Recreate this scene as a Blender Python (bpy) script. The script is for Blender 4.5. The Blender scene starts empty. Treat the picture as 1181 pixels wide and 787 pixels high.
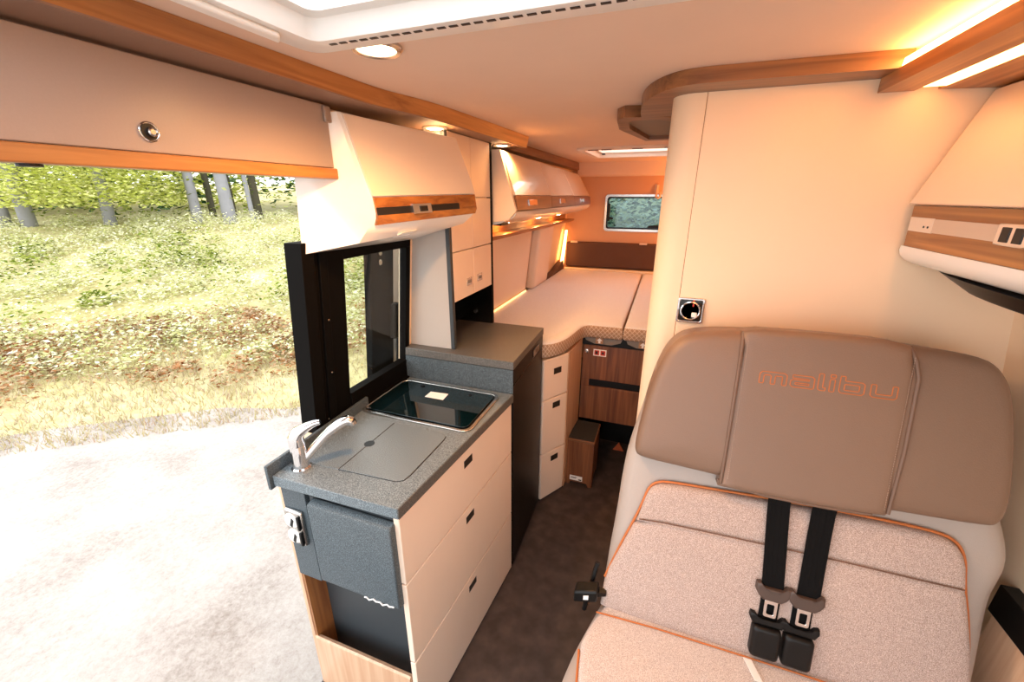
import bpy, bmesh, math, random
from mathutils import Vector, Matrix
from math import sin, cos, pi, radians, atan, hypot, sqrt
R_ = random.Random(7)
SC = bpy.context.scene
COL = SC.collection
OFF = {}

# ------------------------------------------------------------------ materials
def lin(h):
    if isinstance(h, str):
        h = [int(h[i:i+2], 16)/255 for i in (0, 2, 4)]
    return tuple((c/12.92 if c <= .04045 else ((c+.055)/1.055)**2.4) for c in h)+(1,)
MATS = {}
def newmat(n):
    m = bpy.data.materials.new(n); m.use_nodes = True
    nt = m.node_tree; p = nt.nodes['Principled BSDF']
    return m, nt, p, nt.nodes.new, nt.links.new
def plain(n, col, rough=.5, metal=0, spec=.5, coat=0, bump=0, bscale=200, var=0, vscale=8):
    m, nt, p, N, L = newmat(n)
    c = lin(col)
    p.inputs['Base Color'].default_value = c
    p.inputs['Roughness'].default_value = rough; p.inputs['Metallic'].default_value = metal
    p.inputs['Specular IOR Level'].default_value = spec; p.inputs['Coat Weight'].default_value = coat
    p.inputs['Coat Roughness'].default_value = .04
    tc = N('ShaderNodeTexCoord')
    no = N('ShaderNodeTexNoise'); no.inputs['Scale'].default_value = vscale; no.inputs['Detail'].default_value = 4
    L(tc.outputs['Object'], no.inputs['Vector'])
    mx = N('ShaderNodeMix'); mx.data_type = 'RGBA'
    v = var if var else .03
    mx.inputs[6].default_value = tuple(x*(1-v) for x in c[:3])+(1,)
    mx.inputs[7].default_value = tuple(min(1, x*(1+v)) for x in c[:3])+(1,)
    L(no.outputs['Fac'], mx.inputs[0]); L(mx.outputs[2], p.inputs['Base Color'])
    if bump:
        nb = N('ShaderNodeTexNoise'); nb.inputs['Scale'].default_value = bscale; nb.inputs['Detail'].default_value = 3
        L(tc.outputs['Object'], nb.inputs['Vector'])
        b = N('ShaderNodeBump'); b.inputs['Strength'].default_value = bump; b.inputs['Distance'].default_value = .002
        L(nb.outputs['Fac'], b.inputs['Height']); L(b.outputs['Normal'], p.inputs['Normal'])
    MATS[n] = m; return m
def wood(n, dark, light, axis, rough=.35, coat=.1, k=1.0):
    m, nt, p, N, L = newmat(n)
    tc = N('ShaderNodeTexCoord'); mp = N('ShaderNodeMapping')
    s = [55*k, 55*k, 55*k]; s[axis] = 2.2
    mp.inputs['Scale'].default_value = s; mp.inputs['Location'].default_value = (3.1, 1.7, .4)
    L(tc.outputs['Object'], mp.inputs['Vector'])
    no = N('ShaderNodeTexNoise'); no.inputs['Scale'].default_value = 1; no.inputs['Detail'].default_value = 5; no.inputs['Distortion'].default_value = .6
    L(mp.outputs['Vector'], no.inputs['Vector'])
    cr = N('ShaderNodeValToRGB')
    cr.color_ramp.elements[0].position = .3; cr.color_ramp.elements[0].color = lin(dark)
    cr.color_ramp.elements[1].position = .68; cr.color_ramp.elements[1].color = lin(light)
    L(no.outputs['Fac'], cr.inputs['Fac']); L(cr.outputs['Color'], p.inputs['Base Color'])
    p.inputs['Roughness'].default_value = rough; p.inputs['Coat Weight'].default_value = coat; p.inputs['Coat Roughness'].default_value = .08
    MATS[n] = m; return m
def speckle(n, a, b, c, scale=420, rough=.5):
    m, nt, p, N, L = newmat(n)
    tc = N('ShaderNodeTexCoord')
    no = N('ShaderNodeTexNoise'); no.inputs['Scale'].default_value = scale; no.inputs['Detail'].default_value = 2
    L(tc.outputs['Object'], no.inputs['Vector'])
    cr = N('ShaderNodeValToRGB')
    e = cr.color_ramp.elements
    e[0].position = .35; e[0].color = lin(a); e[1].position = .72; e[1].color = lin(c)
    x = e.new(.52); x.color = lin(b)
    L(no.outputs['Fac'], cr.inputs['Fac']); L(cr.outputs['Color'], p.inputs['Base Color'])
    p.inputs['Roughness'].default_value = rough
    MATS[n] = m; return m
def weave(n, a, b, scale=330, rough=.9):
    m, nt, p, N, L = newmat(n)
    tc = N('ShaderNodeTexCoord')
    no = N('ShaderNodeTexNoise'); no.inputs['Scale'].default_value = scale; no.inputs['Detail'].default_value = 3
    ch = N('ShaderNodeTexVoronoi'); ch.inputs['Scale'].default_value = scale*.9
    L(tc.outputs['Object'], no.inputs['Vector']); L(tc.outputs['Object'], ch.inputs['Vector'])
    mx = N('ShaderNodeMath'); mx.operation = 'ADD'; L(no.outputs['Fac'], mx.inputs[0])
    ml = N('ShaderNodeMath'); ml.operation = 'MULTIPLY'; ml.inputs[1].default_value = .5
    L(ch.outputs['Distance'], ml.inputs[0]); L(ml.outputs[0], mx.inputs[1])
    cr = N('ShaderNodeValToRGB')
    cr.color_ramp.elements[0].position = .45; cr.color_ramp.elements[0].color = lin(a)
    cr.color_ramp.elements[1].position = .95; cr.color_ramp.elements[1].color = lin(b)
    L(mx.outputs[0], cr.inputs['Fac']); L(cr.outputs['Color'], p.inputs['Base Color'])
    bu = N('ShaderNodeBump'); bu.inputs['Strength'].default_value = .5; bu.inputs['Distance'].default_value = .0015
    L(mx.outputs[0], bu.inputs['Height']); L(bu.outputs['Normal'], p.inputs['Normal'])
    p.inputs['Roughness'].default_value = rough; p.inputs['Specular IOR Level'].default_value = .2
    p.inputs['Sheen Weight'].default_value = .2
    MATS[n] = m; return m
def emit(n, col, strength):
    m, nt, p, N, L = newmat(n)
    p.inputs['Base Color'].default_value = (.8, .8, .8, 1)
    p.inputs['Emission Color'].default_value = tuple(col)+(1,)
    p.inputs['Emission Strength'].default_value = strength
    MATS[n] = m; return m
def pane(n, tint, gloss=.06):
    m, nt, p, N, L = newmat(n)
    t = N('ShaderNodeBsdfTransparent'); t.inputs['Color'].default_value = tuple(tint)+(1,)
    g = N('ShaderNodeBsdfGlossy'); g.inputs['Roughness'].default_value = .02
    mx = N('ShaderNodeMixShader'); mx.inputs[0].default_value = gloss
    L(t.outputs[0], mx.inputs[1]); L(g.outputs[0], mx.inputs[2])
    L(mx.outputs[0], nt.nodes['Material Output'].inputs['Surface'])
    MATS[n] = m; return m
def leafmat(n, cols, trans=.35):
    m, nt, p, N, L = newmat(n)
    ge = N('ShaderNodeNewGeometry'); cr = N('ShaderNodeValToRGB'); e = cr.color_ramp.elements
    e[0].position = 0; e[0].color = lin(cols[0]); e[1].position = 1; e[1].color = lin(cols[-1])
    for i, c in enumerate(cols[1:-1]):
        x = e.new((i+1)/(len(cols)-1)); x.color = lin(c)
    L(ge.outputs['Random Per Island'], cr.inputs['Fac'])
    d = N('ShaderNodeBsdfDiffuse'); t = N('ShaderNodeBsdfTranslucent'); mx = N('ShaderNodeMixShader'); mx.inputs[0].default_value = trans
    L(cr.outputs[0], d.inputs[0]); L(cr.outputs[0], t.inputs[0]); L(d.outputs[0], mx.inputs[1]); L(t.outputs[0], mx.inputs[2])
    L(mx.outputs[0], nt.nodes['Material Output'].inputs['Surface'])
    MATS[n] = m; return m
def groundmat(n, cols, scale, bump=.6):
    m, nt, p, N, L = newmat(n)
    tc = N('ShaderNodeTexCoord')
    a = N('ShaderNodeTexNoise'); a.inputs['Scale'].default_value = scale; a.inputs['Detail'].default_value = 8; a.inputs['Roughness'].default_value = .75
    b = N('ShaderNodeTexNoise'); b.inputs['Scale'].default_value = scale*.05; b.inputs['Detail'].default_value = 5
    L(tc.outputs['Object'], a.inputs['Vector']); L(tc.outputs['Object'], b.inputs['Vector'])
    ad = N('ShaderNodeMath'); ad.operation = 'ADD'; L(a.outputs['Fac'], ad.inputs[0]); L(b.outputs['Fac'], ad.inputs[1])
    hf = N('ShaderNodeMath'); hf.operation = 'MULTIPLY'; hf.inputs[1].default_value = .5; L(ad.outputs[0], hf.inputs[0])
    cr = N('ShaderNodeValToRGB'); e = cr.color_ramp.elements
    e[0].position = .34; e[0].color = lin(cols[0]); e[1].position = .62; e[1].color = lin(cols[2])
    x = e.new(.46); x.color = lin(cols[1])
    L(hf.outputs[0], cr.inputs['Fac']); L(cr.outputs[0], p.inputs['Base Color'])
    p.inputs['Roughness'].default_value = 1; p.inputs['Specular IOR Level'].default_value = .1
    bu = N('ShaderNodeBump'); bu.inputs['Strength'].default_value = bump; bu.inputs['Distance'].default_value = .02
    L(a.outputs['Fac'], bu.inputs['Height']); L(bu.outputs['Normal'], p.inputs['Normal'])
    MATS[n] = m; return m
def diamond(n, a, b, k=38):
    m, nt, p, N, L = newmat(n)
    tc = N('ShaderNodeTexCoord'); sp = N('ShaderNodeSeparateXYZ'); L(tc.outputs['Object'], sp.inputs[0])
    def M(op, x, y=None):
        q = N('ShaderNodeMath'); q.operation = op
        for i, v in enumerate((x, y)):
            if v is None: continue
            if isinstance(v, (int, float)): q.inputs[i].default_value = v
            else: L(v, q.inputs[i])
        return q.outputs[0]
    h = M('ADD', sp.outputs[0], M('MULTIPLY', sp.outputs[1], .9))
    u = M('ABSOLUTE', M('SINE', M('MULTIPLY', M('ADD', h, sp.outputs[2]), pi*k)))
    v = M('ABSOLUTE', M('SINE', M('MULTIPLY', M('SUBTRACT', h, sp.outputs[2]), pi*k)))
    mn = M('MINIMUM', u, v)
    cr = N('ShaderNodeValToRGB')
    cr.color_ramp.elements[0].position = .05; cr.color_ramp.elements[0].color = lin(b)
    cr.color_ramp.elements[1].position = .42; cr.color_ramp.elements[1].color = lin(a)
    L(mn, cr.inputs['Fac']); L(cr.outputs[0], p.inputs['Base Color']); p.inputs['Roughness'].default_value = .95
    p.inputs['Specular IOR Level'].default_value = .1
    MATS[n] = m; return m

CREAM = plain('cream_gloss', 'EDD6C0', .25, coat=1)
CREAM2 = plain('cream_satin', 'EFD8C4', .4)
FLAPGREY = plain('greige_panel', 'A9958A', .35, var=.04, vscale=300)
CEIL = plain('ceiling_fabric', 'E6CBB8', .9, spec=.1, bump=.05, bscale=900)
WALLB = plain('beige_wall', 'EFD2B2', .45)
WALLF = speckle('grey_felt', '9C958F', 'B4ACA5', 'C4BCB6', 500, .95)
WHITE = plain('white_plastic', 'F2F0EC', .35)
WHITEG = plain('white_gloss', 'F4EEE8', .2, coat=.4)
WOODY = wood('oak_lengthwise', '8E552C', 'BE8148', 1)
WOODX = wood('oak_crosswise', '6C4328', '98663E', 0)
WOODZ = wood('oak_upright', '7E4B2A', 'A9703F', 2)
WOODL = wood('pale_wood', 'C99A79', 'DDB796', 2)
WOODD = wood('walnut_lengthwise', '6A4028', '8E5C3B', 1)
TOP = speckle('worktop_grey', '4C565C', '6A757B', '98A3A8', 420, .42)
TOPF = speckle('worktop_edge', '474542', '5A5855', '75726E', 420, .5)
GREY = speckle('grey_laminate', '343D43', '475157', '6C777D', 380, .5)
GREYD = plain('dark_grey_board', '363B3F', .5)
BLACK = plain('black_plastic', '0C0B0B', .4, spec=.3)
BLACKG = plain('black_gloss', '0B0B0B', .12, coat=.4)
FRIDGE = plain('fridge_black', '0B0908', .35, spec=.2)
FRAME = plain('window_frame_black', '0A0807', .7, spec=.08)
FLOORM = speckle('vinyl_floor', '3A302D', '443937', '50443F', 16, .6)
CHROME = plain('chrome', 'E6E6E8', .06, 1)
STEEL = plain('brushed_metal', 'C9C5C0', .25, 1)
GLASSD = plain('dark_glass', '05171C', .04, coat=1)
LEATHER = plain('taupe_leather', '7C6251', .42, bump=.25, bscale=420, var=.05)
LEATHG = plain('pale_grey_leather', 'A89C94', .45, bump=.2, bscale=420)
FABRIC = weave('seat_tweed', '7C645A', 'CDB8AE', 620)
FABRIC_LIT = weave('seat_tweed_light', '9C8A82', 'DDD2CD', 620)  # same tweed as the back, daylight on the cushion put into a paler colour
ORANGE = plain('orange_thread', 'BC6A34', .6)
STITCH = plain('pale_thread', 'A08A7B', .7)
STRAP = plain('belt_webbing', '0A090A', .8, spec=.15, bump=.3, bscale=700)
TONGUE = plain('belt_tongue_brown', '4A3A33', .45)
MATT = weave('mattress_top', 'D2CCCB', 'EFEBEA', 420)
DIAM = diamond('quilted_side', 'A98A72', 'D9C4B2')
BROWN = plain('brown_cushion', '5A3D30', .8, bump=.3, bscale=500, var=.08)
STICK = plain('white_sticker', 'F3EEEA', .5)
RED = plain('red_print', 'C23B2C', .5)
DARKP = plain('dark_print', '1C1614', .5)
BEIGES = plain('beige_insert', 'D9BEA8', .4)
MAT_RUB = plain('rubber_mat', '34332F', .7, bump=.3, bscale=300)
GREYU = plain('grey_underside', '7F766E', .6)
CLEAR = plain('smoked_clear_plastic', '9A8578', .08, coat=.6)
WIN = pane('window_clear', (.94, .96, .95), .05)
WINT = pane('window_tinted', (.40, .52, .56), .05)
GRAVEL = groundmat('gravel', ['8E827A', 'AAA099', 'BCB4AE'], 34)
BANK = groundmat('bank_earth', ['8C8050', 'B8AC7C', 'CEC4A0'], 6)
DOME = None
LEDW = emit('led_warm', (1, .44, .12), 24)
LEDS = emit('led_soft', (1, .44, .13), 9)
LEDB = emit('led_bed', (1, .5, .16), 1.8)
BULB = emit('bulb_warm', (1, .7, .4), 12)
LF_PALE = leafmat('leaf_pale', ['979C54', 'CECE94', 'E6E4C2', 'F4F0DE', 'BEC078', 'DEDAB0'])
LF_GREEN = leafmat('leaf_green', ['46581C', '7C8A36', 'A4AA58', 'C4C688'])
LF_DARK = leafmat('leaf_dark', ['1F3A24', '35543A', '5C7A58', '7F9A6E'])
LF_YEL = leafmat('leaf_yellow', ['A4AE46', 'D0D470', 'E8E8A4', 'C0C662'])
LF_DRY = leafmat('leaf_dry', ['6E4020', 'A06C42', 'C29C76', 'D4C0A4', 'AE8058'])
GRASS = leafmat('grass_blade', ['AE9C6C', 'BEAE8A', 'CEC4AE', 'B0A674', 'C6BAA2', 'B4927A'])
BARK = plain('bark_pale', '8E8C90', .95, bump=.6, bscale=20, var=.2, vscale=6)
BARKD = plain('bark_dark', '4B4636', .95, bump=.6, bscale=20, var=.2, vscale=6)

# ------------------------------------------------------------------ mesh builder
class MB:
    def __init__(s): s.v = []; s.f = []
    def add(s, vs, fs):
        o = len(s.v); s.v += [tuple(p) for p in vs]; s.f += [tuple(i+o for i in f) for f in fs]; return s
    def box(s, x0, x1, y0, y1, z0, z1):
        vs = [(x, y, z) for z in (z0, z1) for y in (y0, y1) for x in (x0, x1)]
        return s.add(vs, [(0, 2, 3, 1), (4, 5, 7, 6), (0, 1, 5, 4), (2, 6, 7, 3), (0, 4, 6, 2), (1, 3, 7, 5)])
    def hexa(s, b, t):
        return s.add(list(b)+list(t), [(3, 2, 1, 0), (4, 5, 6, 7), (0, 1, 5, 4), (1, 2, 6, 5), (2, 3, 7, 6), (3, 0, 4, 7)])
    def loft(s, secs, caps=True, closed=True):
        n = len(secs[0]); vs = [p for q in secs for p in q]; fs = []
        for i in range(len(secs)-1):
            for j in range(n if closed else n-1):
                k = (j+1) % n
                fs.append((i*n+j, i*n+k, (i+1)*n+k, (i+1)*n+j))
        if caps:
            fs.append(tuple(range(n-1, -1, -1))); m = (len(secs)-1)*n; fs.append(tuple(m+j for j in range(n)))
        return s.add(vs, fs)
    def prism(s, poly, z0, z1):
        return s.loft([[(x, y, z0) for x, y in poly], [(x, y, z1) for x, y in poly]])
    def prismy(s, prof, y0, y1):
        return s.loft([[(x, y0, z) for x, z in prof], [(x, y1, z) for x, z in prof]])
    def prismx(s, prof, x0, x1):
        return s.loft([[(x0, y, z) for y, z in prof], [(x1, y, z) for y, z in prof]])
    def tube(s, path, r, n=8, caps=True, closed=False):
        P = [Vector(p) for p in path]; m = len(P); secs = []; up = None
        for i, p in enumerate(P):
            if closed: t = P[(i+1) % m]-P[i-1]
            else: t = P[min(i+1, m-1)]-P[max(i-1, 0)]
            t = t.normalized() if t.length > 1e-9 else Vector((0, 0, 1))
            if up is None:
                up = Vector((0, 0, 1)) if abs(t.z) < .9 else Vector((1, 0, 0))
            a = up-t*up.dot(t)
            if a.length < 1e-6: a = t.orthogonal()
            a.normalize(); up = a
            b = t.cross(a); rr = r[i] if isinstance(r, (list, tuple)) else r
            secs.append([p+(a*cos(2*pi*k/n)+b*sin(2*pi*k/n))*rr for k in range(n)])
        if closed: secs.append(secs[0])
        return s.loft(secs, caps and not closed)
    def cyl(s, c, r, h, n=24, axis=2, r2=None):
        r2 = r if r2 is None else r2; c = Vector(c)
        def pt(a, rr, d):
            q = [rr*cos(a), rr*sin(a)]; q.insert(axis, d); return c+Vector(q)
        return s.loft([[pt(2*pi*k/n, r, 0) for k in range(n)], [pt(2*pi*k/n, r2, h) for k in range(n)]])
    def lathe(s, c, prof, n=24, axis=2):
        c = Vector(c); secs = []
        for rr, d in prof:
            q = []
            for k in range(n):
                w = [rr*cos(2*pi*k/n), rr*sin(2*pi*k/n)]; w.insert(axis, d); q.append(c+Vector(w))
            secs.append(q)
        return s.loft(secs)
    def build(s, name, mat, parent=None, smooth=None, bevel=0, seg=2, loc=None, sub=0):
        off = OFF[parent.name] if parent else Vector(loc or (0, 0, 0))
        me = bpy.data.meshes.new(name)
        me.from_pydata([tuple(Vector(p)-off) for p in s.v], [], s.f); me.validate()
        bm = bmesh.new(); bm.from_mesh(me); bmesh.ops.recalc_face_normals(bm, faces=bm.faces); bm.to_mesh(me); bm.free()
        ms = mat if isinstance(mat, (list, tuple)) else [mat]
        for m in ms: me.materials.append(m)
        o = bpy.data.objects.new(name, me); COL.objects.link(o)
        if parent: o.parent = parent
        else: o.location = off
        OFF[o.name] = off
        if smooth is not None:
            for p in me.polygons: p.use_smooth = True
            me.set_sharp_from_angle(angle=radians(smooth))
        if bevel:
            b = o.modifiers.new('bevel', 'BEVEL'); b.width = bevel; b.segments = seg; b.limit_method = 'ANGLE'; b.angle_limit = radians(40); b.harden_normals = False
            for p in me.polygons: p.use_smooth = True
            me.set_sharp_from_angle(angle=radians(50))
        if sub:
            q = o.modifiers.new('sub', 'SUBSURF'); q.levels = sub; q.render_levels = sub
        return o
def thing(name, label, cat, loc, group=None):
    o = bpy.data.objects.new(name, None); COL.objects.link(o); o.location = loc; o.empty_display_size = .05
    o['label'] = label; o['category'] = cat
    if group: o['group'] = group
    OFF[o.name] = Vector(loc); return o
def tag(o, label, cat, group=None, kind=None):
    o['label'] = label; o['category'] = cat
    if group: o['group'] = group
    if kind: o['kind'] = kind
    return o
def struct(o, label=None, cat=None):
    o['kind'] = 'structure'
    if label: o['label'] = label
    if cat: o['category'] = cat
    return o
def chaikin(p, n=2, closed=True):
    p = [Vector(q) for q in p]
    for _ in range(n):
        q = []; m = len(p)
        if not closed: q.append(p[0])
        for i in range(m if closed else m-1):
            a, b = p[i], p[(i+1) % m]
            q += [a*.75+b*.25, a*.25+b*.75]
        if not closed: q.append(p[-1])
        p = q
    return p
def inset(poly, d):
    m = len(poly); out = []
    A = sum(poly[i].x*poly[(i+1) % m].y-poly[(i+1) % m].x*poly[i].y for i in range(m))
    sg = 1 if A > 0 else -1
    for i in range(m):
        a, b, c = poly[i-1], poly[i], poly[(i+1) % m]
        e1 = (b-a); e2 = (c-b)
        n1 = Vector((-e1.y, e1.x))*sg; n2 = Vector((-e2.y, e2.x))*sg
        if n1.length > 1e-9: n1.normalize()
        if n2.length > 1e-9: n2.normalize()
        n = n1+n2
        n = n/max(.4, n.length**2/2) if n.length > 1e-6 else n1
        out.append(b+n*d)
    return out
def padloops(mb, outline, T, w0, h, r, crown=0, steps=4):
    """upholstered pad: outline in (u,v), grown along w with a rounded shoulder"""
    o2 = [Vector((p[0], p[1])) for p in outline]
    xs = [p.x for p in o2]; ys = [p.y for p in o2]
    cx = (min(xs)+max(xs))/2; cy = (min(ys)+max(ys))/2; hw = (max(xs)-min(xs))/2; hh = (max(ys)-min(ys))/2
    def shr(d): return [Vector((cx+(p.x-cx)*(1-d/hw), cy+(p.y-cy)*(1-d/hh))) for p in o2]
    secs = [[T(p.x, p.y, w0) for p in o2]]
    for k in range(steps+1):
        a = pi/2*k/steps
        secs.append([T(p.x, p.y, w0+h-r+r*sin(a)) for p in shr(r*(1-cos(a)))])
    last = shr(r)
    for f, g in ((.93, .4), (.78, .75), (.55, .95), (.25, 1)):
        secs.append([T(cx+(p.x-cx)*f, cy+(p.y-cy)*f, w0+h+crown*g) for p in last])
    return mb.loft(secs)
def ident(u, v, w): return (u, v, w)
def rrect(x0, x1, y0, y1, r, n=5):
    out = []
    for cx, cy, a0 in ((x1-r, y1-r, 0), (x0+r, y1-r, pi/2), (x0+r, y0+r, pi), (x1-r, y0+r, 3*pi/2)):
        for k in range(n+1):
            a = a0+pi/2*k/n; out.append(Vector((cx+r*cos(a), cy+r*sin(a))))
    return out
def ring(mb, outer, inner, z0, z1):
    n = len(outer)
    vs = [(p[0], p[1], z0) for p in outer]+[(p[0], p[1], z0) for p in inner]+[(p[0], p[1], z1) for p in outer]+[(p[0], p[1], z1) for p in inner]
    fs = []
    for i in range(n):
        j = (i+1) % n
        fs += [(i, j, n+j, n+i), (2*n+i, 3*n+i, 3*n+j, 2*n+j), (i, 2*n+i, 2*n+j, j), (n+i, n+j, 3*n+j, 3*n+i)]
    return mb.add(vs, fs)
def lamp(name, kind, loc, energy, col, rot=(0, 0, 0), **kw):
    l = bpy.data.lights.new(name, kind); l.energy = energy; l.color = col
    for k, v in kw.items(): setattr(l, k, v)
    o = bpy.data.objects.new(name, l); o.location = loc; o.rotation_euler = rot; COL.objects.link(o); return o

def zc(y): return 1.918+.009*y
def wl(z): return -1.0+(z-.95)*.11          # inner face of the left wall
def wr(z): return .765-(z-1.34)*.16         # inner face of the right wall
WARM = (1, .50, .18)

# ------------------------------------------------------------------ shell
YB = 4.17; YF = -.75
struct(MB().box(-.985, .93, YF, YB+.02, -.04, 0).build('floor', FLOORM))
# ceiling with two roof-hatch openings
def ceilquad(mb, x0, x1, y0, y1):
    mb.hexa([(x0, y0, zc(y0)), (x1, y0, zc(y0)), (x1, y1, zc(y1)), (x0, y1, zc(y1))],
            [(x0, y0, zc(y0)+.03), (x1, y0, zc(y0)+.03), (x1, y1, zc(y1)+.03), (x0, y1, zc(y1)+.03)])
mb = MB(); H1 = (-.60, .10, .02, .66); H2 = (-.53, .07, 2.76, 3.33)
ceilquad(mb, -.95, .75, YF, H1[2]); ceilquad(mb, -.95, H1[0], H1[2], H1[3]); ceilquad(mb, H1[1], .75, H1[2], H1[3])
ceilquad(mb, -.95, .75, H1[3], H2[2]); ceilquad(mb, -.95, H2[0], H2[2], H2[3]); ceilquad(mb, H2[1], .75, H2[2], H2[3])
ceilquad(mb, -.95, .75, H2[3], YB+.02)
struct(mb.build('ceiling', CEIL))
# left wall: solid behind the kitchen window, header over the doorway, low panel under the window
def wallpiece(mb, y0, y1, z0, z1, t=.05, f=wl, sg=-1):
    mb.hexa([(f(z0)+sg*t, y0, z0), (f(z0), y0, z0), (f(z0), y1, z0), (f(z0)+sg*t, y1, z0)],
            [(f(z1)+sg*t, y0, z1), (f(z1), y0, z1), (f(z1), y1, z1), (f(z1)+sg*t, y1, z1)])
mb = MB()
wallpiece(mb, 1.402, YB, 0, 1.95); wallpiece(mb, .86, 1.402, 0, .93); wallpiece(mb, .93, 1.402, 1.55, 1.95); wallpiece(mb, YF, .93, 1.78, 1.95)
struct(mb.build('wall_left', WALLB))
# right wall
mb = MB(); wallpiece(mb, YF, YB, 0, 1.95, f=wr, sg=1)
struct(mb.build('wall_right', WALLB))
# rear wall with window opening
WX0, WX1, WZ0, WZ1 = -.56, .22, 1.36, 1.668
mb = MB()
for a in ((-1.0, WX0, 0, 1.97), (WX1, .9, 0, 1.97), (WX0, WX1, 0, WZ0), (WX0, WX1, WZ1, 1.97)):
    mb.box(a[0], a[1], YB, YB+.04, a[2], a[3])
struct(mb.build('wall_rear', plain('caramel_panel', 'D2A078', .5)))
struct(MB().prismx([(4.02, zc(4.0)), (4.07, 1.85), (4.10, 1.838), (4.17, 1.838), (4.17, zc(4.1))], -.83, .68).build('trim_rear', CEIL, smooth=40))

# bathroom partition: flat panel facing the bench, rounded corner post, wall along the aisle
YP = 1.21
mb = MB(); mb.box(.058, .82, YP, YP+.03, 0, 1.905)
wp = struct(mb.build('wall_bathroom', WALLB, bevel=.002))
r = .055; path = [(.056, YP), (.04, YP)]
for k in range(9):
    a = pi/2*k/8
    path.append((.035-r*sin(a), YP+r-r*cos(a)))
path += [(-.019, 1.6), (-.005, 2.2)]
inn = [(x+.03, y+.03) if y < 1.25 else (x+.03, y) for x, y in path]
mb = MB(); mb.prism(path+inn[::-1], 0, 1.905)
mb.box(-.006, .8, 2.17, 2.2, 0, 1.905)
struct(mb.build('wall_aisle', WALLB, smooth=30))
mb = MB(); mb.box(.0555, .0585, YP+.001, YP+.012, 0, 1.9)
struct(mb.build('trim_groove', WOODZ))

# ------------------------------------------------------------------ ceiling pelmets (wood)
ZP = 1.885
face = [(-.752, YF), (-.755, .45), (-.758, .93), (-.757, 1.03), (-.745, 1.10), (-.728, 1.17), (-.716, 1.26), (-.708, 1.40), (-.700, 1.65), (-.69, 2.10)]
face = [tuple(p) for p in chaikin([Vector(q) for q in face], 2, False)]
mb = MB(); secs = []
lo = [(x, y, ZP) for x, y in face]; hi = [(x+.012, y, zc(y)-.0005) for x, y in face]
bk = [(-.895, y, ZP) for x, y in face]; bh = [(-.892, y, zc(y)-.0005) for x, y in face]
mb.loft([[(lo[i][0], lo[i][1], ZP+.003), hi[i], bh[i], (bk[i][0], bk[i][1], ZP+.003)] for i in range(len(face))])
pel = thing('ceiling_pelmet', 'long wood pelmet with S bend above kitchen, two spotlights underneath', 'pelmet', (-.85, 1.0, ZP))
mb.build('pelmet_board', WOODY, pel, smooth=35)
mb = MB(); mb.loft([[(x+.001, y, ZP) for x, y in face for _ in (0,)][i:i+1]+[(face[i][0]+.001, face[i][1], ZP+.0028), (-.895, face[i][1], ZP+.0028), (-.895, face[i][1], ZP)] for i in range(len(face))])
mb.build('underside_board', plain('taupe_laminate', '8F7160', .45), pel, smooth=35)
mb = MB(); mb.hexa([(-.89, 2.105, 1.892), (-.815, 2.105, 1.892), (-.815, 4.05, 1.892), (-.89, 4.05, 1.892)], [(-.89, 2.105, zc(2.105)-.0005), (-.815, 2.105, zc(2.105)-.0005), (-.815, 4.05, zc(4.05)-.0005), (-.89, 4.05, zc(4.05)-.0005)])
tag(mb.build('rear_pelmet', WOODD, bevel=.003, loc=(-.85, 3.1, 1.892)), 'narrow straight wood pelmet above the rear overhead lockers', 'pelmet')

def downlight(name, label, c, tilt=0, r=.034, energy=14):
    t = thing(name, label, 'lamp', c, 'recessed warm spotlights')
    mb = MB(); mb.lathe(c, [(r*1.28, .004), (r*1.3, -.003), (r*1.18, -.008), (r*1.0, -.006), (r*.95, .002)], 32)
    mb.build('trim_ring', STEEL, t, smooth=40)
    mb = MB(); mb.lathe(c, [(r*.94, -.001), (r*.7, -.006), (r*.3, -.009), (r*.01, -.010)], 24)
    mb.build('lens', BULB, t, smooth=60)
    l = lamp(name+'_light', 'SPOT', (c[0]+.022, c[1], c[2]-.02), energy, WARM, spot_size=radians(165), spot_blend=.8, shadow_soft_size=.03)
    return t
downlight('spotlight', 'round warm spotlight in the pelmet above the kitchen locker', (-.785, 1.378, ZP), energy=60)
downlight('spotlight', 'round warm spotlight in the pelmet end beside tall cabinet', (-.748, 1.916, ZP), energy=22)
downlight('spotlight', 'large round warm spotlight in ceiling beside the front skylight', (-.546, .758, zc(.76)-.002), r=.037, energy=26)

# pelmet above partition (curved band)
band = [(.41, 1.128), (.25, 1.122), (.1, 1.118), (.03, 1.118), (-.02, 1.136), (-.066, 1.20), (-.096, 1.29), (-.110, 1.40), (-.113, 1.50)]
band = [tuple(p) for p in chaikin([Vector(q) for q in band], 2, False)]
poly = band+[(.0, 1.52), (.03, 1.26), (.06, 1.235), (.41, 1.235)]
mb = MB(); mb.loft([[(x, y, 1.896) for x, y in poly], [(x, y, zc(y)-.0005) for x, y in poly]])
tag(mb.build('curved_pelmet', WOODX, smooth=35, loc=(.15, 1.2, 1.896)), 'curved wood band rounding the top of the bathroom partition', 'pelmet')
bx = thing('door_pelmet', 'angular wood box with grey underside on ceiling behind curved band', 'pelmet', (-.1, 1.8, 1.896))
poly = [(-.165, 1.49), (-.192, 1.535), (-.207, 1.735), (-.195, 1.80), (-.13, 2.12), (0, 2.12), (0, 1.56), (-.05, 1.52)]
mb = MB()
o2 = [Vector(p) for p in poly]; i2 = [Vector(p) for p in [(-.145, 1.56), (-.16, 1.60), (-.168, 1.735), (-.160, 1.79), (-.115, 2.07), (-.02, 2.07), (-.02, 1.62), (-.06, 1.57)]]
ring(mb, o2, i2, 1.897, zc(1.49)-.0005); mb.build('frame', WOODX, bx, smooth=30)
MB().prism([tuple(p) for p in i2], 1.912, 1.93).build('recess_panel', GREYU, bx)

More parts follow.
